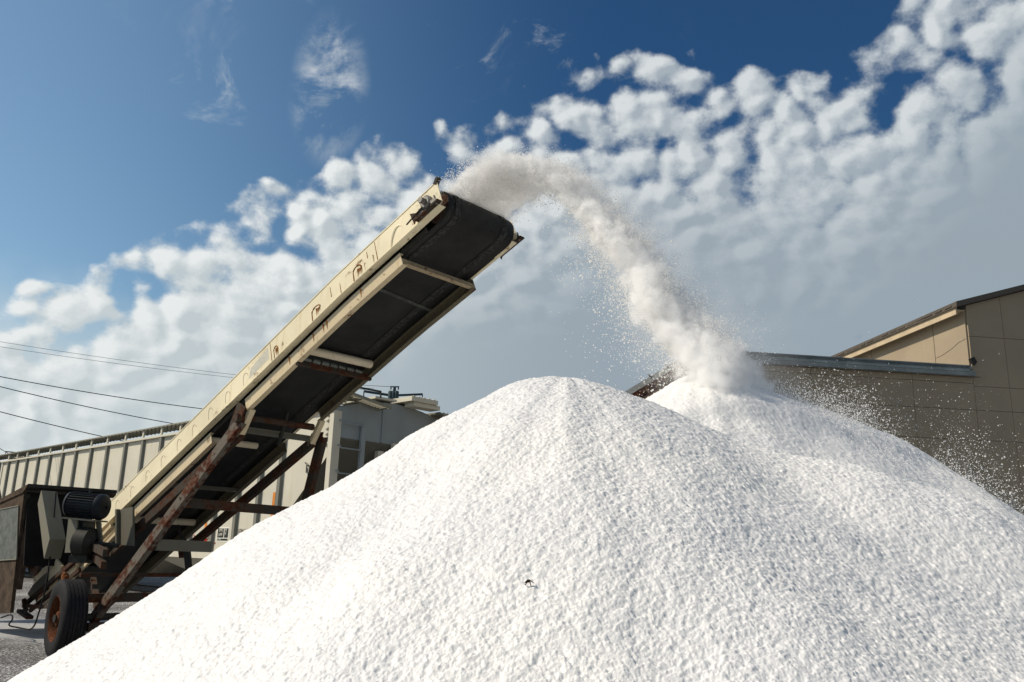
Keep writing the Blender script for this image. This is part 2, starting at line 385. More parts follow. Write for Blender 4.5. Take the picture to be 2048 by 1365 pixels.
def pile(name, P_, naz, nr, rr_knots, az_knots, label):
    az_ = np.interp(np.linspace(0, 1, naz), *az_knots); rr = np.exp(np.interp(np.linspace(0, 1, nr), rr_knots[0], np.log(rr_knots[1])))
    A_, R_ = np.meshgrid(az_, rr); x = R_*np.sin(A_); y = R_*np.cos(A_)
    z = height(P_, x, y)+grainy(x, y)
    V = np.stack([x, y, np.maximum(z, -.06)], -1).reshape(-1, 3)
    idx = np.arange(naz*nr).reshape(nr, naz)
    Fq = np.stack([idx[:-1, :-1], idx[:-1, 1:], idx[1:, 1:], idx[1:, :-1]], -1).reshape(-1, 4)
    keep = (z.reshape(-1)[Fq] > -.05).any(1); Fq = Fq[keep]
    used = np.unique(Fq); rem = np.zeros(len(V), int); rem[used] = np.arange(len(used)); V = V[used]; Fq = rem[Fq]
    o = npmesh(name, V, Fq[:, ::-1], M_salt); tag(o, label, 'salt pile')
    return o
_oct = np.array([(1, 0, 0), (-1, 0, 0), (0, 1, 0), (0, -1, 0), (0, 0, 1), (0, 0, -1)], float)
_of = np.array([(0, 2, 4), (2, 1, 4), (1, 3, 4), (3, 0, 4), (2, 0, 5), (1, 2, 5), (3, 1, 5), (0, 3, 5)])
def crystals(P3, s, stretch=None):
    n = len(P3); sh = _oct[None]*(.6+.8*rng.random((n, 6, 1)))
    q = rng.normal(size=(n, 4)); q /= np.linalg.norm(q, axis=1)[:, None]; a, b, c, d_ = q.T
    Rm = np.stack([1-2*(c*c+d_*d_), 2*(b*c-a*d_), 2*(b*d_+a*c), 2*(b*c+a*d_), 1-2*(b*b+d_*d_), 2*(c*d_-a*b), 2*(b*d_-a*c), 2*(c*d_+a*b), 1-2*(b*b+c*c)], -1).reshape(n, 3, 3)
    V = np.einsum('nij,nkj->nki', Rm, sh)*s[:, None, None]+P3[:, None]
    return V.reshape(-1, 3), (_of[None]+(np.arange(n)*6)[:, None, None]).reshape(-1, 3)
pile('salt_pile', FRONT, 1500, 1350, ([0, .05, .93, 1], [.9, 1.7, 5.6, 10.5]), ([0, .05, .94, 1], [-.98, -.66, .64, .86]), 'big heap of coarse white salt filling the foreground, nearest the viewer')
pile('salt_pile', BACK, 760, 760, ([0, .08, .9, 1], [3.6, 5.0, 8.4, 12.5]), ([0, .2, .92, 1], [-.55, .02, .66, 1.05]), 'smaller white salt heap behind, right under the falling stream of salt')

# ------------------------------------------------------------------ conveyor frame of reference
U = np.array([.747, -.665, 0]); U /= np.linalg.norm(U); Cc = np.array([-U[1], U[0], 0]); INC = math.radians(24)
A = U*math.cos(INC)+np.array([0, 0, math.sin(INC)]); Nn = np.cross(Cc, A); Nn = Nn if Nn[2] > 0 else -Nn
P0 = atd(805, 527, 9.18); WID = 1.15
def K(s, c, n):
    bend = 0 if s > -1 else -.040*(-s-1)
    return P0+A*s+Cc*c+Nn*(n+bend)
def G(h, c, z): p = P0+U*h+Cc*c; return np.array([p[0], p[1], z])
def pc(px, py, c): return onplane(px, py, P0+Cc*c, Cc)

# salt stream: path in the vertical plane through the belt's middle
Hc = P0+A*.95+Cc*.575+Nn*.42
SP = [(-.38, 4.98), (-.12, 5.18), (.14, 5.29), (.50, 5.35), (.86, 5.23), (1.24, 4.92), (1.72, 4.30), (2.12, 3.69), (2.48, 3.20), (2.72, 2.92), (2.85, 2.74)]
_sx = np.array([q[0] for q in SP]); _sz = np.array([q[1] for q in SP])
_l = np.concatenate([[0], np.cumsum(np.hypot(np.diff(_sx), np.diff(_sz)))]); _l /= _l[-1]
def path(t):
    # cubic-ish smooth interpolation of the measured fall
    x = np.interp(t, _l, _sx); z = np.interp(t, _l, _sz)
    for dt in (.02, .04): x = x+np.interp(np.clip(t-dt, 0, 1), _l, _sx)+np.interp(np.clip(t+dt, 0, 1), _l, _sx); z = z+np.interp(np.clip(t-dt, 0, 1), _l, _sz)+np.interp(np.clip(t+dt, 0, 1), _l, _sz)
    return x/5, z/5
def pathP(t, c, n):
    t = np.asarray(t, float); n = n+.045*np.sin(t*21+.6)*np.clip((t-.3)*3, 0, 1)*(.6+.4*np.sin(t*47))
    x, z = path(t); x2, z2 = path(np.clip(t+.01, 0, 1)); x1, z1 = path(np.clip(t-.01, 0, 1))
    dx = x2-x1; dz = z2-z1; L_ = np.hypot(dx, dz); nx, nz = -dz/L_, dx/L_      # n>0: up / outer (right) side
    hx = x+nx*n; hz = z+nz*n
    return np.stack([Hc[0]+U[0]*hx+Cc[0]*c, Hc[1]+U[1]*hx+Cc[1]*c, hz], -1)
def halfw(t): return np.interp(t, [0, .15, .3, .42, .6, 1], [.50, .49, .36, .24, .22, .27])*(1+.22*np.sin(np.asarray(t)*33+1)*np.clip((np.asarray(t)-.35)*4, 0, 1))
n1 = 420000
t = rng.random(n1)**.85
c = rng.normal(size=n1)*.55; c = np.clip(c, -1.25, 1.25)*halfw(t)
thick = np.interp(t, [0, .12, .3, .6, 1], [.015, .035, .065, .095, .12])
nn = rng.normal(size=n1)*thick*np.where(rng.random(n1) < .4, 1.4, .9)
P3 = pathP(t, c, nn)
flow = np.stack([t*9, c*5, nn*7], -1)
keepp = (vn3(P3*5+20)*.4+vn3(P3*13+3)*.35+vn3(P3*31+7)*.25) > (.44+rng.random(n1)*.14-.25*np.clip(1-t*4, 0, 1))
P3 = P3[keepp]
# drips off the lower-left side
n2 = 21000
t2 = .30+.68*rng.random(n2)**.9; nn2 = -np.abs(rng.normal(size=n2))**1.2*np.interp(t2, [.3, .5, .75, 1], [.07, .20, .26, .16])-.04
c2 = rng.normal(size=n2)*.6*halfw(t2)
Pd = pathP(t2, c2, nn2)
kd = vn3(Pd*5+9) > .40+.2*rng.random(n2)
Pd = Pd[kd]
# thrown-up crest over the head and loose outer grains
n3 = 15000; t3 = .02+.6*rng.random(n3); Pc = pathP(t3, rng.normal(size=n3)*.6*halfw(t3), np.abs(rng.normal(size=n3))*.035)
Pall = np.concatenate([P3, Pd, Pc]); s = np.concatenate([rng.gamma(4, .00068, len(P3)), rng.gamma(5, .00085, len(Pd)), rng.gamma(4, .0008, len(Pc))])
V, Fq = crystals(Pall, np.clip(s, .0015, .010))
stream = npmesh('salt_stream', V, Fq, M_fly)
tag(stream, 'stream of white salt grains arcing off the belt and falling on the back heap', 'salt stream', kind='stuff')
# spray bouncing off the back pile, in front of the dark wall
n4 = 38000; land = pathP(np.array([1.0]), np.array([0.]), np.array([0.]))[0]
th = rng.normal(size=n4)*.36+.12; dd_ = np.abs(rng.normal(size=n4))*1.25+.1+rng.random(n4)*1.0
bx = land[0]+dd_*np.cos(th); by = land[1]+dd_*np.sin(th)*.8
bz = height(BACK, bx, by, False)+np.abs(rng.normal(size=n4))**1.7*.085*(.35+dd_*.85)
kk = (vn3(np.stack([bx, by, bz], -1)*2.2+31) > .38+.3*rng.random(n4)) & (dd_ < 3.4)
Ps = np.stack([bx, by, bz], -1)[kk]
V, Fq = crystals(Ps, np.clip(rng.gamma(3, .00082, len(Ps)), .001, .008))
tag(npmesh('salt_spray', V, Fq, M_fly), 'loose spray of salt grains bouncing down over the right slope of the back heap', 'salt spray', kind='stuff')

# fine salt dust carried in the stream: a volume grown round the ribbon of flow
def dust_volume():
    T = np.linspace(0, 1, 60); rows = []
    for k in (-1, -.5, 0, .5, 1): rows.append(pathP(T, k*halfw(T)*.85, np.zeros(60)))
    V = np.concatenate(rows); idx = np.arange(300).reshape(5, 60)
    Fq = np.stack([idx[:-1, :-1], idx[:-1, 1:], idx[1:, 1:], idx[1:, :-1]], -1).reshape(-1, 4)
    def vm(t):
        nz1 = t.n('ShaderNodeVolumeInfo')
        v = t.n('ShaderNodeVolumePrincipled', {'Color': (1, 1, .998, 1), 'Density': 1.0, 'Anisotropy': .0})
        t.n('ShaderNodeOutputMaterial', {1: v.outputs[0]})
    mv = mat('salt_dust', vm)
    o = npmesh('salt_dust', V, Fq, mv, stream); o['kind'] = 'stuff'
    ng = bpy.data.node_groups.new('dust_cloud', 'GeometryNodeTree')
    ng.interface.new_socket('Geometry', in_out='INPUT', socket_type='NodeSocketGeometry')
    ng.interface.new_socket('Geometry', in_out='OUTPUT', socket_type='NodeSocketGeometry')
    q = NT(ng); gi = q.n('NodeGroupInput'); go = q.n('NodeGroupOutput')
    pos = q.n('GeometryNodeInputPosition').outputs[0]
    pr = q.n('GeometryNodeProximity', {0: gi.outputs[0]}); dist = pr.outputs['Distance']
    head = pathP(np.array([0.]), np.array([0.]), np.array([0.]))[0]
    dh = q.n('ShaderNodeVectorMath', {0: pos, 1: tuple(head)}, operation='DISTANCE').outputs['Value']
    def nz(scale, det=4):
        n_ = q.n('ShaderNodeTexNoise', {'Vector': pos, 'Scale': scale, 'Detail': det, 'Roughness': .6}); return n_.outputs[0]
    rad = q.m('ADD', .05, q.m('MULTIPLY', q.m('MINIMUM', dh, 3.4), .045))
    nA = nz(4.5, 6); 
    dis2 = q.m('ADD', dist, q.m('MULTIPLY', q.m('SUBTRACT', nA, .5), q.m('MULTIPLY', rad, q.m('ADD', 1.0, q.m('MULTIPLY', q.ss(dh, .2, 1.6), 2.2)))))
    dis2 = q.m('ADD', dis2, q.m('MULTIPLY', q.m('SUBTRACT', nz(13, 4), .5), q.m('MULTIPLY', rad, 2.2)))
    core = q.ss(dis2, rad, q.m('MULTIPLY', rad, .25))
    core = q.m('MULTIPLY', core, q.m('ADD', q.m('ADD', .25, q.m('MULTIPLY', q.ss(dh, 1.2, .3), .6)), q.m('MULTIPLY', q.ss(nz(17, 3), .40, .60), 1.1)))
    # thin veil drifting to the right of the fall
    sx = q.n('ShaderNodeSeparateXYZ', {0: pos})
    R2_ = q.m('ADD', .12, q.m('MULTIPLY', q.m('MINIMUM', dh, 4.0), .14))
    veil = q.m('MULTIPLY', q.ss(q.m('ADD', dist, q.m('MULTIPLY', q.m('SUBTRACT', nz(1.6, 4), .5), .55)), R2_, .02), q.ss(dh, .7, 2.4))
    den = q.m('ADD', q.m('MULTIPLY', core, 16.0), q.m('MULTIPLY', veil, .35))
    mn = V.min(0)-.5; mx = V.max(0)+.5
    vc = q.n('GeometryNodeVolumeCube', {'Density': den, 'Background': 0.0, 'Min': tuple(mn), 'Max': tuple(mx), 'Resolution X': int((mx[0]-mn[0])/.019), 'Resolution Y': int((mx[1]-mn[1])/.019), 'Resolution Z': int((mx[2]-mn[2])/.019)})
    sm = q.n('GeometryNodeSetMaterial', {0: vc.outputs[0], 'Material': mv})
    ng.links.new(sm.outputs[0], go.inputs[0])
    md = o.modifiers.new('dust', 'NODES'); md.node_group = ng
    return o
dust_volume()

# ------------------------------------------------------------------ conveyor
base = G(-4.6, .57, 0)
cv = thing('belt_conveyor', base, 'long cream steel belt conveyor on a rusty wheeled undercarriage, throwing salt off its raised end', 'belt conveyor')
def SS(a, b, n=14): return list(np.linspace(a, b, n))
def strip(mb, ss_, prof):
    """sweep a closed (c, n) profile along the conveyor"""
    k = len(prof); vs = []
    for s_ in ss_:
        for (c, n) in prof: vs.append(K(s_, c, n))
    fs = [tuple(range(k)), tuple((len(ss_)-1)*k+i for i in range(k))]
    for i in range(len(ss_)-1):
        for j in range(k): fs.append((i*k+j, i*k+(j+1) % k, (i+1)*k+(j+1) % k, (i+1)*k+j))
    mb.add(vs, fs)
TOPN = .49
for side in (0, 1):
    c0 = 0 if side == 0 else WID; sg = 1 if side == 0 else -1
    mb = MB()
    # upper side board: web, bottom flange turned outwards, thin top lip
    ss_ = SS(-9.3, .76 if side == 0 else .70, 24); EH = ss_[-1]
    strip(mb, ss_, [(c0-sg*.06, .215), (c0-sg*.052, .215), (c0-sg*.052, TOPN), (c0-sg*.06, TOPN)])
    strip(mb, ss_, [(c0-sg*.075, .207), (c0+sg*.02, .207), (c0+sg*.02, .2148), (c0-sg*.075, .2148)])
    strip(mb, ss_, [(c0-sg*.066, TOPN+.0003), (c0-sg*.046, TOPN+.0003), (c0-sg*.046, TOPN+.012), (c0-sg*.066, TOPN+.012)])
    # pointed plate at the head end
    mb.hexa([K(EH, c0-sg*.06, .215), K(EH+.04, c0-sg*.06, .23), K(EH+.04, c0-sg*.052, .23), K(EH, c0-sg*.052, .215),
             K(EH, c0-sg*.06, TOPN), K(EH+.05, c0-sg*.06, TOPN+.02), K(EH+.05, c0-sg*.052, TOPN+.02), K(EH, c0-sg*.052, TOPN)])
    # bolts in the flange
    for sb in np.arange(-.1, .7, .14):
        mb.tube([K(sb, c0-sg*.03, .200), K(sb, c0-sg*.03, .2066)], .011, 8)
    mb.k = 1
    if side == 0:
        # pressed arches and the rust that runs down from them
        def arch(s0, w_, h_, r, top=.46, lo=.225):
            pts = [K(s0-w_*1.15, c0-.0605, lo)]
            for a in np.linspace(math.pi, 0.15, 9): pts.append(K(s0+w_*math.cos(a)+.0, c0-.0605, top-h_+h_*math.sin(a)-.0*a))
            return pts
        mb.k = 2
        for i, s0 in enumerate([-2.95, -3.38, -3.80, -4.22, -4.62, -5.06, -5.50, -5.95, -6.40, -6.85, -7.3]):
            pts = arch(s0, .055, .07, 1, .41 if i % 2 == 0 else .40, .27); mb.tube(pts, .0032, 5)
        mb.k = 1
        for s0, w_, tp in ((-2.27, .045, .37), (-1.42, .085, .37), (-.62, .075, .38)):
            pts = arch(s0, w_, .05, 1, tp, .23); mb.tube(pts, [.005+.006*random.random() for _ in pts], 5)
            for q in range(4):
                sq = s0+w_*(.1+.28*q); l0 = tp-.03-random.random()*.03
                mb.tube([K(sq, c0-.0605, l0), K(sq-.02, c0-.0605, l0-.06-random.random()*.06)], [.010, .001], 5)
        for s0, l0, l1 in ((-.28, .225, .47), (-2.38, .225, .48), (-.95, .225, .36), (-1.12, .30, .43), (-.42, .36, .44)):   # sheet joints
            mb.tube([K(s0, c0-.0605, l0), K(s0+.07*(l1-l0), c0-.0605, l1)], [.006, .0035], 5)
        for k in range(5):
            sq = -.3-.17*random.random()-k*.03
            mb.tube([K(sq, c0-.0605, .30+random.random()*.06), K(sq-.01, c0-.0605, .235)], [.004, .001], 5)
    bo = mb.build('side_board', [M_cream, M_ruststreak, M_dentline], cv)
    if side == 0:
        sub(bo)
        p = MB(); p.hexa([K(-2.95+.06, c0-.0612, .29), K(-2.43, c0-.0612, .30), K(-2.43, c0-.0605, .30), K(-2.89, c0-.0605, .29),
                          K(-2.82, c0-.0612, .40), K(-2.42, c0-.0612, .45), K(-2.42, c0-.0605, .45), K(-2.82, c0-.0605, .40)])
        p.build('faded_sticker', plain('faded_sticker', (.50, .49, .42), .8, 0, .12, 20), bo)
        p = MB()      # big pressed bulge near the head
        for k, a in enumerate(np.linspace(math.pi*.95, math.pi*.25, 10)): pass
        pts = [K(.12+.11*math.cos(a)-.05*(1-math.sin(a)), c0-.056, .235+.17*max(0, math.sin(a))) for a in np.linspace(math.pi, .35, 10)]
        p.tube(pts, [.014, .018, .02, .02, .018, .015, .012, .009, .006, .003], 8); p.build('pressed_bulge', M_cream, bo, smooth=True)
    # lower channel
    mb = MB(); s1 = 0; s2 = -9.3
    for (a, b) in ((-3.12, 0), (-9.3, -3.95)):
        strip(mb, SS(a, b, 12), [(c0, .0), (c0+sg*.008, .0), (c0+sg*.008, .135), (c0, .135)])
        strip(mb, SS(a, b, 12), [(c0+sg*.0, -.008), (c0+sg*.07, -.008), (c0+sg*.07, -.0003), (c0+sg*.0, -.0003)])
        strip(mb, SS(a, b, 12), [(c0+sg*.0, .1353), (c0+sg*.05, .1353), (c0+sg*.05, .143), (c0+sg*.0, .143)])
    mb.k = 1
    if side == 0:
        for s0 in (-1.42, -1.62, -2.12, -1.35, -.7):
            mb.tube([K(s0, c0-.0015, .13), K(s0-.015, c0-.0015, .03)], [.016*random.uniform(.5, 1), .002], 6)
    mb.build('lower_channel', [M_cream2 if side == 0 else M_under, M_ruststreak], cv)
    # recessed web between channel and board, dark to stand for the flange's shadow
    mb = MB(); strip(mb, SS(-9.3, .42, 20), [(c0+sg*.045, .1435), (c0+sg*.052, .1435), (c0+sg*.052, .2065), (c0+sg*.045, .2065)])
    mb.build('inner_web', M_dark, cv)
# belt: closed loop round the head pulley, with a returning run a little above the channels
PR = .185; hs_, hn = .63, .325
loop = [(s_, .15) for s_ in SS(-9.4, -.2, 20)]+[(.2, .145)]
for a in np.linspace(-90, 90, 15): loop.append((hs_+PR*math.cos(math.radians(a)), hn+PR*math.sin(math.radians(a))))
loop += [(.2, .50)]+[(s_, .44) for s_ in SS(-.3, -9.4, 20)]
for a in np.linspace(90, 270, 9)[1:-1]: loop.append((-9.4+.145*math.cos(math.radians(a)), .295+.145*math.sin(math.radians(a))))
B0, B1 = .06, WID-.06; nc = 15; vs = []; fs = []
for (s_, n) in loop:
    for j in range(nc):
        cc = B0+(B1-B0)*j/(nc-1); tr = 0
        if n > .43 and s_ < .2: tr = -.12*(1-abs(2*j/(nc-1)-1)**1.2)*min(1, (.2-s_)/1.2)
        crown = .012*(1-abs(2*j/(nc-1)-1)**2) if s_ > .3 else 0
        vs.append(K(s_+crown, cc, n+tr))
nl = len(loop)
for i in range(nl):
    for j in range(nc-1): a = i*nc+j; b = ((i+1) % nl)*nc+j; fs.append((a, a+1, b+1, b))
mb = MB(); mb.add(vs, fs); belt = mb.build('belt', M_belt, cv, smooth=True)
md = belt.modifiers.new('thick', 'SOLIDIFY'); md.thickness = .012
sub(belt)
mb = MB()      # worn dusty bands along both belt edges and a lacing seam
for (a, b) in ((B0+.08, B0+.17), (B1-.22, B1-.12)):
    vs = []; fs = []; lp = loop[:36]
    for (s_, n) in lp:
        off = .0085
        if s_ > hs_: aa = math.atan2(n-hn, s_-hs_); vs += [K(s_+off*math.cos(aa)+.006, a, n+off*math.sin(aa)), K(s_+off*math.cos(aa)+.006, b, n+off*math.sin(aa))]
        else: vs += [K(s_, a, n-off), K(s_, b, n-off)]
    for i in range(len(lp)-1): fs.append((2*i, 2*i+1, 2*i+3, 2*i+2))
    mb.add(vs, fs)
mb.build('dusty_edge', M_beltedge, belt, smooth=True)
mb = MB()
for k in range(46):
    cc = B0+.02+(B1-B0-.04)*k/45; mb.tube([K(-.62-.10*(k/45), cc, .134), K(-.575-.10*(k/45), cc, .134)], .005, 5)
mb.build('lacing_seam', M_plate, belt)
mb = MB(); mb.lathe(K(hs_, B0+.02, hn), Cc, [(0, .03), (0, PR-.012), (B1-B0-.04, PR-.012), (B1-B0-.04, .03)], 36); hp = mb.build('head_pulley', M_rusty, cv, smooth=True)
mb = MB(); mb.lathe(K(-9.4, B0+.02, .295), Cc, [(0, .03), (0, .13), (B1-B0-.04, .13), (B1-B0-.04, .03)], 28); mb.build('tail_pulley', M_rustpart, cv, smooth=True)
mb = MB(); mb.tube([K(hs_, -.20, hn), K(hs_, WID+.10, hn)], .032, 14); mb.build('pulley_shaft', M_steel, cv, smooth=True)
for c0, sg in ((-.10, 1), (WID+.075, -1)):      # pillow-block bearings
    mb = MB(); mb.lathe(K(hs_, c0, hn), Cc, [(-.035, .034), (-.035, .06), (-.02, .078), (.02, .078), (.035, .06), (.035, .034)], 18)
    for q in (-1, 1): mb.hexa([K(hs_+q*.06, c0-.02, hn-.075), K(hs_+q*.15, c0-.02, hn-.075), K(hs_+q*.15, c0+.02, hn-.075), K(hs_+q*.06, c0+.02, hn-.075),
                               K(hs_+q*.06, c0-.02, hn-.03), K(hs_+q*.13, c0-.02, hn-.045), K(hs_+q*.13, c0+.02, hn-.045), K(hs_+q*.06, c0+.02, hn-.03)])
    for q in (-.12, .12): mb.tube([K(hs_+q, c0, hn-.11), K(hs_+q, c0, hn+.0)], .012, 7)
    mb.build('bearing', M_steel, cv, smooth=True)
    mb = MB()
    mb.bar(K(hs_-.2, c0, hn-.10), K(hs_+.17, c0, hn-.10), .07, .018, Nn)
    mb.prism([K(hs_-.22, c0-sg*.03, hn-.14), K(hs_-.13, c0-sg*.03, hn-.05), K(hs_-.24, c0-sg*.03, hn+.02)], Cc*sg*.012)
    mb.tube([K(hs_-.32, c0-sg*.03, hn-.07), K(hs_-.05, c0-sg*.03, hn-.035)], .009, 7)
    mb.bar(K(hs_-.05, c0+sg*.02, hn-.10), K(hs_-.10, c0+sg*.02, hn+.13), .03, .02, Cc)
    mb.build('take_up_bracket', M_rusty, cv)
mb = MB()      # torn flange bit on top of the near board
mb.prism([K(.79, -.07, TOPN-.02), K(.855, -.07, TOPN+.035), K(.815, -.07, TOPN+.055), K(.76, -.07, TOPN+.01)], Cc*.05)
mb.build('bent_flange', M_rusty, cv)
# cross members under the belt
def crossbar(name, s0, n, a, b, m_, round_=False, s1=None, c0=.01, c1=WID-.01):
    mb = MB(); s1 = s0 if s1 is None else s1
    if round_: mb.tube([K(s0, c0, n), K(s1, c1, n)], a, 16)
    else: mb.bar(K(s0, c0, n), K(s1, c1, n), a, b, Nn)
    return mb.build(name, m_, cv, smooth=round_)
M_brownbar = painted('worn_brown_bar', (.36, .29, .19), .5, .6, 6, dirt=.5)
crossbar('angle_cross_member', -.02, .018, .05, .012, M_brownbar)
crossbar('angle_cross_member', .001, .045, .008, .05, M_brownbar)
crossbar('return_roller', -1.84, .065, .052, 0, M_roller, True, c0=.07, c1=WID-.13)
r1 = crossbar('cross_member', -2.02, -.005, .04, .07, M_rusty)
mb = MB()
for k in range(7):
    cc = .1+.13*k; mb.tube([K(-1.99, cc, .045), K(-1.99, cc+.10, .03+.01*random.random())], .034*random.uniform(.6, 1), 7)
mb.build('caked_salt', M_plate, cv)
crossbar('return_roller', -4.02, .075, .045, 0, M_roller, True, c0=.0, c1=.72)
crossbar('cross_member', -5.15, .02, .035, .05, M_guard)
crossbar('return_roller', -6.3, .075, .05, 0, M_roller, True, c0=.07, c1=WID-.1)
for s0 in np.arange(-8.6, -.2, 1.05):
    mb = MB(); mb.bar(K(s0, .05, .28), K(s0, WID-.05, .28), .05, .03, Nn); mb.build('idler_bar', M_dark, cv)
# lift frame under the conveyor
for c0 in (.06, WID-.02):
    mb = MB(); mb.bar(K(-3.08, c0, -.01), K(-3.42, c0, -.22), .06, .075, Cc); mb.build('hanger', M_cream2, cv)
    mb = MB(); mb.bar(K(-3.36, c0, -.19), K(-6.9, c0, -.16), .075, .12, Nn); mb.build('truss_chord', M_rusty, cv)
mb = MB(); mb.tube([K(-3.22, .1, -.045), K(-3.22, WID-.08, -.045)], .045, 12); mb.build('lift_roller', M_rusty, cv, smooth=True)
mb = MB(); mb.bar(K(-3.36, .08, -.155), K(-3.36, WID-.05, -.155), .02, .055, Nn); mb.bar(K(-3.33, .08, -.132), K(-3.33, WID-.05, -.132), .06, .008, Nn); mb.build('cross_member', M_guard, cv)
mb = MB(); mb.tube([K(-3.36, WID+.0, -.09), K(-3.36, WID+.12, -.09)], .045, 12); mb.build('pivot_pin', M_dark, cv, smooth=True)
mb = MB(); mb.bar(K(-3.12, .62, .06), K(-3.42, .62, -.26), .05, .035, Cc); mb.build('centre_hanger', M_dark, cv)
# legs
topN_, topF = K(-3.25, -.02, -.08), K(-3.25, WID+.06, -.13)
footN, footF = G(-4.62, -.78, .42), G(-4.62, 1.92, .42)
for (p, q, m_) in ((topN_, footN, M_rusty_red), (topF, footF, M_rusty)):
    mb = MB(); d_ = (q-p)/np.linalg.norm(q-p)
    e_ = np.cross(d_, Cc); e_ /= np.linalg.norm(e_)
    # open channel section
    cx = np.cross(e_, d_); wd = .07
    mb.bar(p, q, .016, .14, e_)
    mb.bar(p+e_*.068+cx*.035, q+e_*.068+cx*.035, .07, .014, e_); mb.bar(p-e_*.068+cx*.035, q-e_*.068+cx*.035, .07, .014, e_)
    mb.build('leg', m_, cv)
mb = MB()      # second strut from the near lift point to the chord
mb.bar(K(-3.15, -.03, .08), K(-3.55, -.035, -.25), .018, .20, Nn); mb.tube([K(-3.25, -.09, -.06), K(-3.25, .02, -.06)], .06, 14); mb.build('lift_plate', M_rusty, cv)
f_ = .41; pN = topN_+(footN-topN_)*f_; pF = topF+(footF-topF)*f_
mb = MB(); mb.bar(pN, pF, .08, .12); mb.build('leg_cross_beam', M_rusty, cv)
f_ = .62; pN2 = topN_+(footN-topN_)*f_; pF2 = topF+(footF-topF)*f_
mb = MB(); mb.bar(pN2+Cc*.1, pN2+(pF2-pN2)*.40, .12, .14); mb.build('leg_cross_beam', M_guard, cv)
mb = MB(); mb.tube([G(-4.62, .57, .62), G(-5.0, .6, 1.35)], .05, 12); mb.tube([G(-5.0, .6, 1.35), K(-6.0, .6, -.15)], .028, 10); mb.build('lift_cylinder', M_dark, cv, smooth=True)
for i, (z_, a, b, h_) in enumerate(((.97, .05, .05, -4.9), (.70, .10, .11, -4.62), (.36, .11, .10, -4.5))):
    mb = MB(); mb.bar(G(h_, -.86, z_), G(h_, 1.95, z_), a, b); mb.build('axle_beam' if i == 1 else 'frame_tie', M_rusty, cv)
mb = MB(); mb.tube([G(-4.6, -1.22, .47), G(-4.6, 2.4, .47)], .045, 12); mb.build('axle', M_dark, cv, smooth=True)
for z_, h_ in ((.6, -4.9), (1.15, -5.6), (1.3, -6.2)):
    mb = MB(); mb.bar(G(-4.62, -.7, .55+(z_-.6)), G(h_-1.6, .0, z_+.25), .07, .09); mb.build('drawbar_rail', M_rusty, cv)
# wheels
WAX = np.array([.772, .636, 0]); UX = np.array([.636, -.772, 0])
for c0, sg in ((-1.08, -1), (2.22, 1)):
    ctr = G(-4.6, c0, .465); R_ = .465
    mb = MB(); prof = [(-.13, .27), (-.142, .30), (-.148, .37), (-.135, .435), (-.115, .455)]
    for k in range(5):
        x0 = -.10+k*.043; prof += [(x0, .463), (x0+.030, .464), (x0+.033, .455), (x0+.040, .455)]
    prof += [(.115, .463), (.135, .435), (.148, .37), (.142, .30), (.13, .27)]
    mb.lathe(ctr, WAX, prof, 56)
    wh = mb.build('wheel', M_black, cv, smooth=True); sub(wh)
    mb = MB(); mb.lathe(ctr, WAX*sg, [(.125, .275), (.135, .268), (.12, .255), (.04, .235), (.03, .20), (.045, .14), (.055, .10), (.10, .085), (.12, .05), (.12, 0.001)], 32)
    for k in range(5):
        a = 2*math.pi*k/5+.3; e1 = UX*math.cos(a)+np.array([0, 0, 1])*math.sin(a); mb.tube([ctr+WAX*sg*.03+e1*.11, ctr+WAX*sg*.085+e1*.11], .013, 7)
        e2 = UX*math.cos(a+.63)+np.array([0, 0, 1])*math.sin(a+.63); mb.bar(ctr+WAX*sg*.05+e2*.10, ctr+WAX*sg*.055+e2*.235, .05, .02, WAX)
    mb.build('rim', painted('orange_rust_rim', (.10, .045, .022), .75, .85, 9, rustcol=(.12, .037, .013)), wh, smooth=True)
# drive: motor, guard, gearbox on the near side of the tail
cM = -.62
def hz(px, py, c=cM): p = pc(px, py, c); return p
mc = hz(176, 1012); mb = MB()
ax = U*.0+Cc*1.0; ax = np.array([.93, -.10, -.06]); ax /= np.linalg.norm(ax)
prof = [(-.30, .02), (-.30, .12), (-.27, .165), (-.24, .178), (-.235, .15), (.16, .15), (.165, .178), (.21, .178), (.25, .15), (.27, .05), (.27, .02)]
mb.lathe(mc, ax, prof, 28)
for k in range(28):
    a = 2*math.pi*k/28; e = np.cross(ax, [0, 0, 1]); e /= np.linalg.norm(e); g_ = np.cross(ax, e); dv = e*math.cos(a)+g_*math.sin(a)
    mb.bar(mc-ax*.22+dv*.158, mc+ax*.15+dv*.158, .006, .03, dv)
mb.tube([mc+np.array([0, 0, .17]), mc+np.array([0, 0, .23])], .015, 8)
mt = mb.build('motor', M_motor, cv, smooth=True); sub(mt)
mb = MB(); tp = mc+np.array([0, 0, -.19])
mb.bar(tp-ax*.24, tp+ax*.22, .34, .02); mb.bar(tp-ax*.18, tp-ax*.16+np.array([0, 0, -.45]), .30, .02, Cc); mb.bar(tp+ax*.18, tp+ax*.30+np.array([0, 0, -.42]), .12, .02, Cc)
mb.bar(tp+np.array([0, .1, -.02]), tp+np.array([0.05, .1, -.40]), .16, .10, Cc)
mb.build('motor_mount', M_guard, cv)
gc = hz(168, 1085); mb = MB(); mb.lathe(gc-ax*.10, ax, [(0, .05), (0, .16), (.03, .20), (.20, .20), (.24, .15), (.28, .06)], 24)
mb.bar(gc+np.array([-.12, 0, -.22]), gc+np.array([.12, 0, -.22]), .22, .10); mb.tube([gc+ax*.1, gc+ax*.5], .03, 10)
mb.build('gearbox', M_dark, cv, smooth=True)
gp = [hz(114, 983), hz(107, 1010), hz(121, 1119), hz(132, 1080)]; mb = MB()
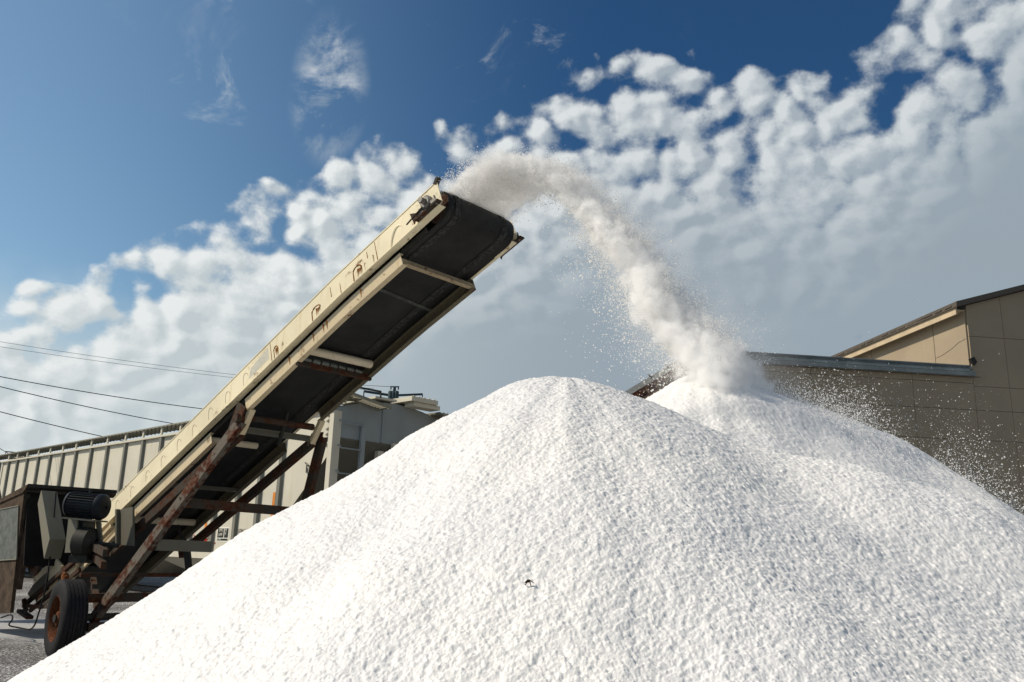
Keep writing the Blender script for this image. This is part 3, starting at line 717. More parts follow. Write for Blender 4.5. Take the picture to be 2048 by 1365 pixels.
gp = [p-Cc*.22 for p in gp]; mb.prism(gp, Cc*.22); mb.build('belt_guard', painted('guard_olive', (.17, .16, .12), .1, .6, 4), cv, bevel=.004)
mb = MB(); a_, b_, c_, d_ = pc(237, 1020, -.12), pc(265, 1014, -.12), pc(265, 1092, -.12), pc(237, 1090, -.12); mb.prism([a_, b_, c_, d_], Cc*.03)
mb.prism([pc(237, 1020, -.12), pc(240, 1019, -.12), pc(240, 1090, -.12), pc(237, 1090, -.12)], -Cc*.05)
mb.build('bracket_plate', M_guard, cv)
# tail skirts, draw frame and tools hung there
for (pts, m_) in (([(98, 1150), (112, 1118), (124, 1132), (112, 1160), (100, 1182), (96, 1165)], M_cream2), ([(128, 1150), (142, 1128), (155, 1130), (147, 1155), (128, 1172), (120, 1165)], M_cream2),
                  ([(66, 1170), (92, 1146), (96, 1168), (70, 1192), (60, 1196), (55, 1188)], M_guard)):
    mb = MB(); mb.prism([pc(x, y, -.30) for x, y in pts], Cc*.03); mb.build('tail_skirt', m_, cv)
mb = MB(); mb.bar(pc(150, 1122, -.34), pc(52, 1208, -.34), .05, .06); mb.bar(pc(160, 1140, -.30), pc(60, 1222, -.30), .04, .06); mb.bar(pc(48, 1212, -.4), pc(130, 1216, -.4), .06, .05)
mb.bar(pc(40, 1222, -.2), pc(60, 1236, -.2), .1, .05)
mb.tube([pc(48, 1200, -.42), pc(52, 1222, -.42)], .035, 9)
mb.build('tail_frame', M_rusty, cv)
mb = MB(); mb.tube([pc(130, 1150, -.5), pc(131, 1172, -.5)], .05, 12); mb.tube([pc(128, 1147, -.5), pc(133, 1156, -.5)], .03, 8); mb.build('jack', M_rustpart, cv, smooth=True)
mb = MB(); mb.bar(K(-6.6, -.06, .12), K(-8.3, -.06, .02), .04, .05); mb.bar(K(-6.5, -.03, -.02), K(-8.4, -.03, -.09), .03, .05); mb.build('tail_rail', M_cream2, cv)
mb = MB(); pts = [pc(112, 980, -.75), pc(108, 1060, -.8), pc(96, 1150, -.85)]+[G(h_, c_, z_) for h_, c_, z_ in ((-5.9, -.9, .62), (-5.7, -.95, .3), (-5.75, -1.0, .05), (-6.1, -1.1, .03), (-6.9, -1.0, .03), (-7.6, -1.1, .03), (-7.4, -.8, .03), (-7.3, -.5, .2))]
def smooth_pts(p, k=2):
    for _ in range(k):
        q = [p[0]]
        for a, b in zip(p[:-1], p[1:]): q += [a*.75+b*.25, a*.25+b*.75]
        p = q+[p[-1]]
    return p
mb.tube(smooth_pts([pc(112, 985, -.7), pc(104, 1080, -.75), pc(92, 1180, -.8), pc(78, 1225, -.8), pc(66, 1262, -.8), pc(40, 1256, -.8), pc(14, 1252, -.9), pc(26, 1240, -.9), pc(24, 1228, -.8), pc(2, 1236, -.8)]), .011, 6)
tag(mb.build('power_cable', M_black), 'black cable drooping from the conveyor drive onto the asphalt beside the wheel', 'cable')

# feed hopper booth round the conveyor's tail
cH, hH = -.78, -7.55; hb = thing('feed_booth', G(-8.6, 0, 0), 'dark weathered plywood booth around the conveyor tail, with a grey plate on its side', 'booth')
zt = 2.17
def T3(px, py): return pc(px, py, cH)
mb = MB(); mb.prism([T3(48, 986), T3(20, 1226), T3(-60, 1232), T3(-60, 1034)], Cc*.05); mb.build('side_panel', M_ply, hb)
e0 = T3(60, 968); e1 = T3(-30, 1020)
mb = MB(); ln = 1.32
mb.prism([e0+Cc*0, e0+Cc*ln, e1+Cc*(ln), e1], np.array([0, 0, -.05])); mb.build('roof', M_dark, hb)
mb = MB(); mb.bar(e0+Cc*(ln-.06)+np.array([0, 0, -.05]), e0+Cc*(ln-.06)+np.array([0, 0, -.13]), .08, .06, U); mb.prism([T3(60, 968)-Cc*.02, T3(48, 986)-Cc*.02, T3(-60, 1034)-Cc*.02, T3(-30, 1016)-Cc*.02], Cc*.018); mb.build('roof_edge', M_ply, hb)
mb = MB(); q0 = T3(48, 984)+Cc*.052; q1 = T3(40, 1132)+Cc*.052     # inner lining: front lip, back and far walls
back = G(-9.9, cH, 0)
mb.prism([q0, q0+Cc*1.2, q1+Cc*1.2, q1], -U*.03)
mb.build('front_panel', plain('shaded_ply', (.012, .011, .010), .9), hb)  # ply coloured near black to stand for the booth's shade
mb = MB(); mb.bar(G(hH-.02, cH+.05, .45), T3(47, 988)+Cc*.05, .07, .07, U); mb.build('corner_post', M_dark, hb)
mb = MB(); mb.prism([T3(-10, 1022)-Cc*.012, T3(39, 1012)-Cc*.012, T3(35, 1119)-Cc*.012, T3(-12, 1122)-Cc*.012], Cc*.010); pl_ = mb.build('grey_plate', M_plate, hb); sub(pl_)
mb = MB()
for a_, b_ in (((-10, 1022), (39, 1012)), ((39, 1012), (35, 1119)), ((35, 1119), (-12, 1122))): mb.bar(T3(*a_)-Cc*.016, T3(*b_)-Cc*.016, .012, .014, Cc)
mb.build('plate_trim', M_grate, pl_)
mb = MB(); mb.prism([G(-10.6, cH+.06, .5), G(-10.6, cH+1.3, .5), G(-10.6, cH+1.3, 2.0), G(-10.6, cH+.06, 2.0)], U*.03); mb.build('back_panel', M_ply, hb)

# ------------------------------------------------------------------ railcars
L_ = np.array([-.7165, .6976, 0]); L_ /= np.linalg.norm(L_); ROTZ = math.atan2(L_[1], L_[0])
Rw = np.array([-L_[1], L_[0], 0])        # local +y in the world (towards the viewer for L pointing left-far)
CN = np.array([-3.71, 17.92, 0])
def railcar(loc, label):
    r = bpy.data.objects.new('railcar', None); C_.objects.link(r); r.location = loc; r.rotation_euler = (0, 0, ROTZ); r['_o'] = (0, 0, 0)
    tag(r, label, 'railcar', 'covered hopper railcars on the siding'); return r
car = railcar(tuple(CN), 'pale ribbed hopper railcar whose near end with ladder stands behind the conveyor')
LEN = 22.4; HT = 4.3; SILL = 1.22; W_ = 3.2       # near side at y=0, body towards -y
CAR_FLIP = 1 if np.dot(Rw, -np.array([.6976, .7165, 0])) > 0 else -1
def yy(v): return -v*CAR_FLIP
for y0 in (0, W_-.006):
    mb = MB(); mb.prism([(0, yy(y0), HT), (0, yy(y0), 3.42), (2.55, yy(y0), SILL), (LEN-2.55, yy(y0), SILL), (LEN, yy(y0), 3.42), (LEN, yy(y0), HT)], (0, yy(.006), 0)); mb.build('side_sheet', M_car, car)
for i, t_ in enumerate([1.89, 2.75, 3.70, 4.77, 5.93, 7.1, 8.25, 9.44, 10.67, 12.02, 13.3, 14.6, 15.8, 17.0, 18.2, 19.4, 20.5, 21.5]):
    zb = SILL+.02 if 2.55 < t_ < LEN-2.55 else (3.42-(t_/2.55)*(3.42-SILL) if t_ < 3 else 3.42-((LEN-t_)/2.55)*(3.42-SILL))
    for y0, s_ in ((0, -1), (W_, 1)):
        mb = MB(); mb.prism([(t_-.085, yy(y0+s_*.0005), zb), (t_-.06, yy(y0+s_*.075), zb), (t_+.06, yy(y0+s_*.075), zb), (t_+.085, yy(y0+s_*.0005), zb)], (0, 0, HT-.06-zb))
        mb.build('rib', M_carrib, car)
for y0, s_ in ((0, -1), (W_, 1)):
    mb = MB(); mb.box(0.02, LEN-.02, *sorted((yy(y0+s_*.002), yy(y0+s_*.09))), HT-.055, HT+.0); mb.build('top_rail', M_car, car)
    mb = MB(); mb.box(2.3, LEN-2.3, *sorted((yy(y0+s_*.001), yy(y0+s_*.10))), SILL-.16, SILL+.0); mb.build('sill', M_car, car)
# curved roof
mb = MB(); npz = 12; rp = [(W_*k/npz, HT+.005+.30*math.sin(math.pi*k/npz)**.9) for k in range(npz+1)]
vs = [(x, yy(y), z) for x in (0, LEN) for (y, z) in rp]; mb.add(vs, [(k, k+1, npz+2+k, npz+1+k) for k in range(npz)])
rf = mb.build('roof', M_cardark, car, smooth=True); rf['_o'] = (0, 0, 0)
mb = MB(); mb.box(-.42, LEN+.3, *sorted((yy(1.72), yy(2.50))), HT+.36, HT+.46)
for k in range(5): mb.box(-.44+.0*k, LEN, *sorted((yy(1.76+k*.15), yy(1.80+k*.15))), HT+.461, HT+.475)
mb.box(-.36, -.02, *sorted((yy(1.85), yy(2.62))), HT+.26, HT+.357); mb.build('hatch_cover', M_car, rf)
mb = MB(); mb.box(-.1, 1.3, *sorted((yy(.95), yy(1.55))), HT+.33, HT+.38); mb.build('hatch_cover', M_car, rf)
# running boards: grating along both edges and across the end
mb = MB()
for y0 in (-.12, W_-.48):
    for k in range(6): mb.box(-.25, LEN+.2, *sorted((yy(y0+k*.115), yy(y0+k*.115+.035))), HT+.225, HT+.25)
    for k in range(90):
        x_ = -.2+k*.252
        if x_ < LEN: mb.box(x_, x_+.04, *sorted((yy(y0), yy(y0+.60))), HT+.20, HT+.224)
    mb.box(-.25, LEN+.2, *sorted((yy(y0-.01), yy(y0-.002))), HT+.215, HT+.25)
for y0, y1, za, zb in ((.02, 1.15, .27, .10), (2.65, W_+.1, .17, .04)):
    for k in range(16):
        v = k/15; y_ = y0+(y1-y0)*v; mb.box(-.42, -.02, *sorted((yy(y_), yy(y_+.028))), HT+za+(zb-za)*v, HT+za+(zb-za)*v+.03)
    mb.bar((-.43, yy(y0), HT+za+.01), (-.43, yy(y1), HT+zb+.01), .012, .06); mb.bar((-.03, yy(y0), HT+za+.01), (-.03, yy(y1), HT+zb+.01), .012, .06)
rb = mb.build('running_board', M_grate, car); rb['_o'] = (0, 0, 0)
for t_ in [.6, 1.89, 3.3, 4.77, 5.93, 7.1, 8.25, 9.44, 10.67, 12.02, 13.3, 14.6, 15.8, 17.0, 18.2, 19.4, 20.5, 21.5]:
    for y0, s_ in ((-.06, -1), (W_+.06, 1)): mb = MB(); mb.box(t_-.04, t_+.04, *sorted((yy(y0-.02), yy(y0+.02))), HT+.015, HT+.20); mb.build('walk_support', M_car, rb)
mb = MB(); zr = HT+.44
mb.tube([(-.35, yy(.18), HT+.26), (-.35, yy(.18), zr), (-.35, yy(.9), zr), (-.35, yy(.9), HT+.30)], .022, 8)
mb.tube([(.2, yy(-.08), HT+.25), (.2, yy(-.08), zr), (-.35, yy(-.08), zr)], .02, 8)
mb.build('grab_rail', M_dark, rb, smooth=True)
# end sheets
for x0, s_ in ((0, -1), (LEN, 1)):
    mb = MB(); poly = [(x0, yy(.02), 3.68), (x0, yy(W_-.02), 3.68)]+[(x0, yy(W_-.02-(W_-.04)*k/10), HT+.30*math.sin(math.pi*k/10)**.9) for k in range(11)]
    mb.prism(poly, (-s_*.01, 0, 0)); mb.box(*sorted((x0+s_*.001, x0+s_*.03)), *sorted((yy(1.24), yy(1.28))), 3.68, HT+.28)
    es = mb.build('end_sheet', M_carend, car); es['_o'] = (0, 0, 0)
    mb = MB(); mb.prism([(x0, yy(.02), 3.675), (x0, yy(W_-.02), 3.675), (x0-s_*2.5, yy(W_-.02), SILL), (x0-s_*2.5, yy(.02), SILL)], (0, 0, -.02)); mb.build('slope_sheet', M_cardark, car)
    mb = MB(); mb.box(*sorted((x0+s_*.012, x0-s_*.14)), *sorted((yy(-.03), yy(.012))), 1.1, HT-.06); mb.box(*sorted((x0+s_*.012, x0+s_*.002)), *sorted((yy(.012), yy(.17))), 1.1, HT-.06); mb.build('corner_post', M_car, car)
    mb = MB(); mb.box(*sorted((x0-s_*.80, x0-s_*.90)), *sorted((yy(-.02), yy(.08))), 1.1, 3.05); mb.build('end_post', M_car, car)
    mb = MB(); mb.box(*sorted((x0+s_*.002, x0-s_*.12)), *sorted((yy(W_-.012), yy(W_+.03))), 1.1, HT-.06); mb.build('corner_post', M_car, car)
    mb = MB(); mb.box(*sorted((x0, x0-s_*.12)), *sorted((yy(1.2), yy(1.35))), 1.1, 3.5); mb.build('end_post', M_car, car)
    mb = MB(); mb.box(*sorted((x0+s_*.02, x0+s_*.09)), *sorted((yy(.66), yy(.77))), 1.2, 4.0)
    for k in range(6):
        z_ = 3.98-k*.53; mb.tube([(x0+s_*.02, yy(.12), z_+.06), (x0+s_*.10, yy(.12), z_+.05), (x0+s_*.10, yy(.14), z_), (x0+s_*.10, yy(.70), z_)], .016, 7)
    mb.build('ladder', M_carend, car)  # ladder in the greyer end paint, standing for shade
    if s_ < 0:
        for z_ in (2.1, 1.6):
            mb = MB(); mb.tube([(x0-s_*.88, yy(-.05), z_), (x0, yy(-.05), z_)], .014, 7); mb.build('side_grab_rail', M_car, car)
        mb = MB(); mb.tube([(x0-s_*.85, yy(-.04), 2.95), (x0-s_*.85, yy(-.04), 3.13), (x0-s_*.78, yy(-.04), 3.10), (x0-s_*.92, yy(-.04), 3.17)], .018, 7); mb.build('brake_handle', M_cardark, car)
    mb = MB(); mb.box(*sorted((x0+s_*.3, x0-s_*2.6)), *sorted((yy(.05), yy(W_-.05))), 1.02, 1.16); mb.box(*sorted((x0+s_*.3, x0+s_*.9)), *sorted((yy(1.4), yy(1.8))), .85, 1.15); mb.build('end_platform', M_cardark, car)
    mb = MB(); mb.box(*sorted((x0+s_*.02, x0+s_*.10)), *sorted((yy(1.52), yy(1.70))), 2.2, 3.70); mb.build('brake_post', M_car, car)
for k in range(6):
    mb = MB(); zz = HT-.16-.115*k-(.06 if k > 1 else 0); mb.prism([(.30, yy(-.002), zz), (.20, yy(-.002), zz+.04), (.20, yy(-.002), zz-.04)], (0, yy(-.01), 0)); mb.build('triangle_mark', M_cardark, car)
# hoppers below the sill and trucks
for k in range(3):
    mb = MB(); xa = 3.0+k*5.6; xb = xa+5.2; xm = (xa+xb)/2
    a = [(xa, yy(.05), SILL-.12), (xb, yy(.05), SILL-.12), (xb, yy(W_-.05), SILL-.12), (xa, yy(W_-.05), SILL-.12)]; b = [(xm-.5, yy(1.0), .40), (xm+.5, yy(1.0), .40), (xm+.5, yy(2.2), .40), (xm-.5, yy(2.2), .40)]
    mb.hexa(b+a); mb.build('hopper', M_car, car)
for x0 in (2.0, LEN-2.0):
    mb = MB()
    for ys in (.55, W_-.55):
        mb.prism([(x0-1.15, yy(ys), .62), (x0-.8, yy(ys), .78), (x0+.8, yy(ys), .78), (x0+1.15, yy(ys), .62), (x0+.9, yy(ys), .45), (x0+.4, yy(ys), .30), (x0-.4, yy(ys), .30), (x0-.9, yy(ys), .45)], (0, yy(.12), 0))
        for q in (-.18, 0, .18): mb.tube([(x0+q, yy(ys-.02), .34), (x0+q, yy(ys-.02), .66)], .055, 9)
    tk = mb.build('truck', M_cardark, car); tk['_o'] = (0, 0, 0)
    for q in (-.86, .86):
        mb = MB()
        for ys in (.88, W_-.88): mb.lathe((x0+q, yy(ys), .46), (0, 1, 0), [(-.07, .03), (-.07, .42), (-.02, .42), (-.02, .46), (.02, .46), (.07, .42), (.07, .03)], 28)
        mb.tube([(x0+q, yy(.5), .46), (x0+q, yy(W_-.5), .46)], .08, 10); mb.build('wheelset', M_rusty, tk, smooth=True)
# marks on the side
def on_side(px, py): p = onplane(px, py, CN+np.array([0, 0, 0]), np.array([-L_[1], L_[0], 0])); q = p-CN; return float(q@L_), float(p[2])
def plate_poly(mb, pts, d0, d1): mb.prism([(x, yy(-d0), z) for x, z in pts], (0, yy(-(d1-d0)), 0))
mb = MB(); P4 = [on_side(*q) for q in ((435.5, 1054.5), (460, 1055.5), (458, 1084.5), (433, 1083.5))]
(xa, za), (xb, _), (xc_, zc), _q = P4; x0, x1 = min(xa, xb), max(xa, xb); z1, z0 = za, zc
mb.box(x0, x1, *sorted((yy(-.002), yy(-.006))), z0, z1); sten = mb.build('stencil_panel', M_white, car); sten['_o'] = (0, 0, 0)
wS = x1-x0; hS = z1-z0
def sb(mb, u0, u1, v0, v1, d0, d1): mb.box(x1-u1*wS, x1-u0*wS, *sorted((yy(-d0), yy(-d1))), z1-v1*hS, z1-v0*hS)
mb = MB(); sb(mb, .07, .56, .09, .72, .0065, .009); sb(mb, .62, .93, .09, .72, .0065, .009); sb(mb, .07, .93, .78, .92, .0065, .009)
mb.build('stencil_block', M_ink, sten)
def text_on_side(body, px, py, size, m_, name, parent, dep=.008, sx=1.0):
    x_, z_ = on_side(px, py) if isinstance(px, (int, float)) and py is not None else px
    cu = bpy.data.curves.new(name, 'FONT'); cu.body = body; cu.size = size; cu.extrude = .001; cu.space_character = 1.05
    o = bpy.data.objects.new(name, cu); C_.objects.link(o); o.parent = parent
    # text faces the viewer: its x runs against the car's local x
    f = 1 if CAR_FLIP > 0 else -1
    o.matrix_local = Matrix(((-1*sx, 0, 0, x_), (0, 0, f*1.0 if False else (1 if yy(-1) > 0 else -1), yy(-dep)), (0, 1, 0, z_), (0, 0, 0, 1)))
    cu.materials.append(m_); bpy.context.view_layer.update()
    me = bpy.data.meshes.new_from_object(o); mw = o.matrix_local.copy(); bpy.data.objects.remove(o)
    o = bpy.data.objects.new(name, me); C_.objects.link(o); o.parent = parent; o.matrix_local = mw; return o
for (u, v, b) in ((.17, .30, 'UMC'), (.16, .60, 'UMF'), (.68, .30, 'M'), (.68, .55, 'P'), (.12, .90, 'A 100')):
    text_on_side(b, (x1-u*wS, z1-v*hS), None, .095 if v < .8 else .06, M_white, 'stencil_text', sten, .0105)
for b, px, py in (('LDN 5-11 5', 476, 1065), ('LV  5/11 5', 475, 1073), ('LI E     T', 475, 1081)):
    text_on_side(b, px, py, .115, M_ink, 'stencil_line', car, .008, 1.05)
for q, wid in (((412.5, 1045, 1070), .055), ((549, 985, 1048), .05)):
    x_, zt_ = on_side(q[0], q[1]); _, zb_ = on_side(q[0], q[2]); mb = MB(); mb.box(x_-wid, x_+wid, *sorted((yy(-.002), yy(-.006))), zb_, zt_); mb.build('orange_stripe', M_orange, car)
mb = MB()
def scrib(px, r=.016, jit=0): mb.tube(smooth_pts([np.array([on_side(*q)[0], yy(-.004-.0002*i), on_side(*q)[1]]) for i, q in enumerate(px)], 2), r, 5)
scrib([(373, 1074), (377, 1072), (375, 1085), (373, 1092), (378, 1094)]); scrib([(388, 1070), (390, 1075), (386, 1088), (384, 1093), (388, 1094), (392, 1091)]); scrib([(395, 1082), (396, 1086)])
scrib([(406, 1076), (402, 1084), (405, 1088), (410, 1083), (407, 1079), (403, 1087), (405, 1094), (410, 1092), (413, 1085), (410, 1075), (412, 1068), (414, 1090)])
scrib([(400, 1092), (404, 1086), (412, 1082), (418, 1076), (421, 1068)]); scrib([(409, 1090), (413, 1080), (416, 1086), (419, 1080)]); scrib([(415, 1098), (420, 1097)], .012); scrib([(429, 1088), (431, 1086)], .014)
scrib([(412, 1070), (410, 1080), (411, 1091)], .026)
mb.build('spray_scrawl', M_red, car)
def copy_thing(o, loc, label):
    r = o.copy(); C_.objects.link(r); r.location = loc; r['label'] = label
    for ch in o.children:
        if ch.name.split('.')[0] in ('stencil_panel', 'stencil_line', 'orange_stripe', 'spray_scrawl'): continue
        c = ch.copy(); C_.objects.link(c); c.parent = r
        for g in ch.children:
            d_ = g.copy(); C_.objects.link(d_); d_.parent = c
    return r
copy_thing(car, tuple(CN+L_*(LEN+.9)), 'far end of the next pale hopper railcar at the left edge, beyond the ribbed one')
for ys in (.88, W_-.88):
    mb = MB(); p = CN-np.array([-L_[1], L_[0], 0])*ys*(1 if CAR_FLIP > 0 else 1)*1.0
    nrm = np.array([.6976, .7165, 0]); p = CN+nrm*ys
    mb.bar(p-L_*30+np.array([0, 0, .02]), p+L_*60+np.array([0, 0, .02]), .07, .03); tag(mb.build('rail', M_rusty), 'rusty rail set into the ground under the near wheels of the hopper railcars' if ys < 1 else 'rusty rail set into the ground under the far wheels of the hopper railcars', 'rail')

# ------------------------------------------------------------------ building on the right
BO = np.array([3.9, 15, 0]); bw = np.array([.99, .13]); bw /= np.linalg.norm(bw)
bd = thing('warehouse', (0, 0, 0), 'tan panelled warehouse with a low gutter-edged wing and a taller gabled hall on the right', 'building')
bd.location = tuple(BO); bd.rotation_euler = (0, 0, math.atan2(bw[1], bw[0])); bd['_o'] = (0, 0, 0)
# front wall: panels with open joints between them, backed by a dark sheet
mb = MB(); XL = .28; XE = 4.84; XR = 26
vx_low = [XL, 1.6, 3.6, XE]; vx_hi = [XE, 5.57, 8.0, 10.4, 12.8, 15.2, 17.6, 20, XR]
rows = [0, 1.2, 2.43, 3.67, 4.24, 4.74, 4.86]
jw = .004
def panels(xs, zs):
    for a, b in zip(xs[:-1], xs[1:]):
        for c, d_ in zip(zs[:-1], zs[1:]): mb.box(a+jw, b-jw, 0, .03, c+jw, d_-jw)
panels(vx_low, [0, 1.2, 2.43, 3.67, 4.235, 4.74, 5.02])
panels(vx_hi, [0, 1.2, 2.43, 3.67, 4.235, 4.69, 5.66])
def rake(x): return 6.27+.303*(x-4.66) if x < 13 else 6.27+.303*(13-4.66)-.303*(x-13)
for a, b in zip(vx_hi[:-1], vx_hi[1:]):
    a0_ = a if a != XE else XE
    poly = [(a0_+jw, 0, 5.66+jw), (b-jw, 0, 5.66+jw), (b-jw, 0, rake(b-jw)-.06)]+([(13, 0, rake(13)-.06)] if a < 13 < b else [])+[(a0_+jw, 0, rake(a0_+jw)-.06)]
    if poly[2][2] > 5.7: mb.prism(poly, (0, .03, 0))
wl = mb.build('front_wall', M_bwall, bd); wl['_o'] = (0, 0, 0)
mb = MB(); mb.box(XL, XR, .034, .05, 0, 5.02); mb.prism([(XE+.01, .034, 5.03), (XR, .034, 5.03), (XR, .034, max(5.1, rake(XR)-.1)), (13, .034, rake(13)-.1), (XE+.01, .034, rake(XE)-.1)], (0, .015, 0)); mb.build('joint_backing', M_joint, wl)
# left wall of the low wing
mb = MB(); mb.box(XL, XL+.03, .055, 9, 0, 5.0); mb.build('end_wall', M_bwall, bd)
# left wall of the hall, in sun
mb = MB(); ys_ = [.0, 1.02, 3.3, 5.6, 7.9, 10.2, 12.5]
for a, b in zip(ys_[:-1], ys_[1:]): mb.box(XE-.03, XE-.001, a+(.031 if a == 0 else .008), b-.008, 4.9, 6.20)
lw = mb.build('hall_side_wall', M_bwall, bd); lw['_o'] = (0, 0, 0)
mb = MB(); mb.box(XE+.005, XE+.02, .06, 12.5, 4.9, 6.15); mb.tube([(XE-.032, .05, 5.62), (XE-.032, .25, 5.60), (XE-.032, .5, 5.52), (XE-.032, .8, 5.46), (XE-.032, 1.0, 5.45)], .005, 5); mb.build('joint_backing', M_joint, lw)
mb = MB(); mb.prism([(XE-.06, -.05, 5.20), (XE+.03, -.05, 5.25), (XE+.08, -.05, 5.15), (XE+.02, -.05, 5.08)], (0, .06, 0)); mb.build('flashing', M_dark, bd)
# eave board and roof of the hall
OV = .19
mb = MB(); mb.box(XE-OV-.03, XE-OV, .0, 12.6, 6.08, 6.245); mb.build('eave_board', M_trim, bd)
mb = MB(); mb.box(XE-OV, XE-.032, .02, 12.6, 6.16, 6.18); mb.build('soffit', M_trim, bd)
mb = MB()
def slab(xa, xb, y0, y1, t0, t1, m_=None):
    mb.hexa([(xa, y0, rake(xa)+t0), (xb, y0, rake(xb)+t0), (xb, y1, rake(xb)+t0), (xa, y1, rake(xa)+t0), (xa, y0, rake(xa)+t1), (xb, y0, rake(xb)+t1), (xb, y1, rake(xb)+t1), (xa, y1, rake(xa)+t1)])
slab(XE-OV-.07, 13, -.10, 12.7, -.04, .06); slab(13, XR, -.10, 12.7, -.04, .06)
for k in range(40):      # ragged shingle edge along the eave
    y0 = .05+k*.31; mb.box(XE-OV-.076-.012*random.random(), XE-OV-.06, y0, y0+.31*random.uniform(.6, 1.0), 6.235+.012*random.random(), 6.262+.01*random.random())
mb.build('hall_roof', M_roof, bd)
# low wing roof edge: two-step galvanised gutter
mb = MB(); mb.box(XL-.08, XE-.01, -.10, -.002, 4.865, 4.945); mb.box(XL-.08, XE-.10, -.07, 6, 4.951, 5.06); mb.box(XL-.08, XE-.05, -.07, -.003, 5.0, 5.055)
gt = mb.build('gutter', M_fascia, bd); gt['_o'] = (0, 0, 0)
mb = MB(); mb.box(XL-.08, XE+.0, -.112, -.001, 4.9455, 4.9505); mb.build('gutter_lip', M_gut2, gt)
mb = MB(); mb.box(XL, XE-.04, 0.0, 9, 5.065, 5.09); mb.build('wing_roof', M_fascia, bd)
mb = MB(); mb.box(XE+.01, XE+.15, -.01, .0, 4.86, 4.872); mb.box(0, XE, -.006, -.001, 4.85, 4.862); mb.build('drip_strip', M_joint, bd)

# small gabled shed roof left of the falling salt
D_ = 17.0
pA = atd(1262, 776, D_); pB = atd(1352, 722, D_)
ux = (pB-pA); ux /= np.linalg.norm(ux); hx = np.array([ux[0], ux[1], 0]); hx /= np.linalg.norm(hx); dy = np.array([-hx[1], hx[0], 0])
sh = thing('shed', (pB[0], pB[1], 0), 'small shed roof with red-brown underside and grey edge sheet showing between the two salt heaps', 'shed')
mb = MB(); e = ux; nv = np.cross(dy, e); nv = nv if nv[2] > 0 else -nv
a_, b_ = pA-e*.6, pB+e*.05
mb.prism([a_, b_, b_-nv*.11, a_-nv*.11], dy*.02); mb.build('rake_board', M_greyroof, sh)
mb = MB(); mb.prism([a_+dy*.021, b_+dy*.021, b_+dy*3, a_+dy*3], -nv*.05); c2_ = b_+hx*1.2-np.array([0, 0, .66]); mb.prism([b_+dy*.021, c2_+dy*.021, c2_+dy*3, b_+dy*3], -nv*.05); mb.build('roof', M_greyroof, sh)
mb = MB(); mb.prism([a_-nv*.115+dy*.03, b_-nv*.115+dy*.03, b_-nv*.30+dy*.30-e*.05, a_-nv*.16+dy*.30], dy*.04)
mb.build('soffit', M_redwood, sh)
mb = MB(); mb.bar(pA-e*.1-nv*.30+dy*.22, pB-nv*.36+dy*.22, .06, .09, nv); mb.bar(pB-nv*.12+dy*.1, pB-nv*.6+dy*.1-hx*.06, .08, .10, dy)
for k in range(5): p = pA+(pB-pA)*(k/5+.05); mb.bar(p-nv*.13+dy*.12, p-nv*.26+dy*.12, .03, .03, dy)
mb.bar(pB-nv*.02+hx*.06-np.array([0, 0, .5]), pB-np.array([0, 0, pB[2]-.02])+hx*.06-nv*.1, .12, .12, dy)
mb.build('rafter', M_tanwood, sh)
mb = MB(); q = pA-e*.5+dy*.5; mb.prism([(q[0], q[1], 0), (q[0]+hx[0]*1.9, q[1]+hx[1]*1.9, 0), (q[0]+hx[0]*1.9, q[1]+hx[1]*1.9, pB[2]-.5), (q[0], q[1], pA[2]-.7)], dy*2.2); mb.build('wall', M_bwall, sh)
mb = MB()
for f_ in (.42, .80): p = pA+(pB-pA)*f_; mb.tube([p-nv*.05-dy*.02, p+nv*.06-dy*.02], .018, 6)
mb.build('vent_stub', M_dark, sh)

# dark evergreen behind the back heap
tp = atd(1378, 742, 19.5)
tr = thing('evergreen_tree', (tp[0], tp[1], 0), 'dark green tree top just showing behind the peak of the back salt heap', 'tree')
mb = MB(); mb.tube([(tp[0], tp[1], 0), (tp[0]+.05, tp[1], tp[2]*.6), (tp[0], tp[1], tp[2]-.1)], [.12, .08, .02], 9)
for k in range(9):
    a = k*2.4; z_ = tp[2]-.3-k*.28; mb.tube([(tp[0], tp[1], z_), (tp[0]+(.25+k*.05)*math.cos(a), tp[1]+(.25+k*.05)*math.sin(a), z_+.12)], [.03, .008], 6)
mb.build('trunk', M_bark, tr)
nL = 5200; cz = rng.random(nL); rr_ = .10+.62*cz**.8; aa = rng.random(nL)*2*math.pi; rad = rr_*np.sqrt(rng.random(nL))*(.75+.5*np.sin(aa*5+cz*20)**2)
Pl = np.stack([tp[0]+rad*np.cos(aa), tp[1]+rad*np.sin(aa), tp[2]+.12-cz*2.6+rng.normal(size=nL)*.05], -1)
d1 = rng.normal(size=(nL, 3)); d1 /= np.linalg.norm(d1, axis=1)[:, None]; d2 = np.cross(d1, rng.normal(size=(nL, 3))); d2 /= np.linalg.norm(d2, axis=1)[:, None]
sz = rng.uniform(.03, .075, nL)[:, None]
V = np.stack([Pl-d1*sz, Pl+d2*sz*.35, Pl+d1*sz, Pl-d2*sz*.35], 1).reshape(-1, 3)-np.array([tp[0], tp[1], 0])
npmesh('crown', V, np.arange(nL*4).reshape(-1, 4), M_leaf, tr)

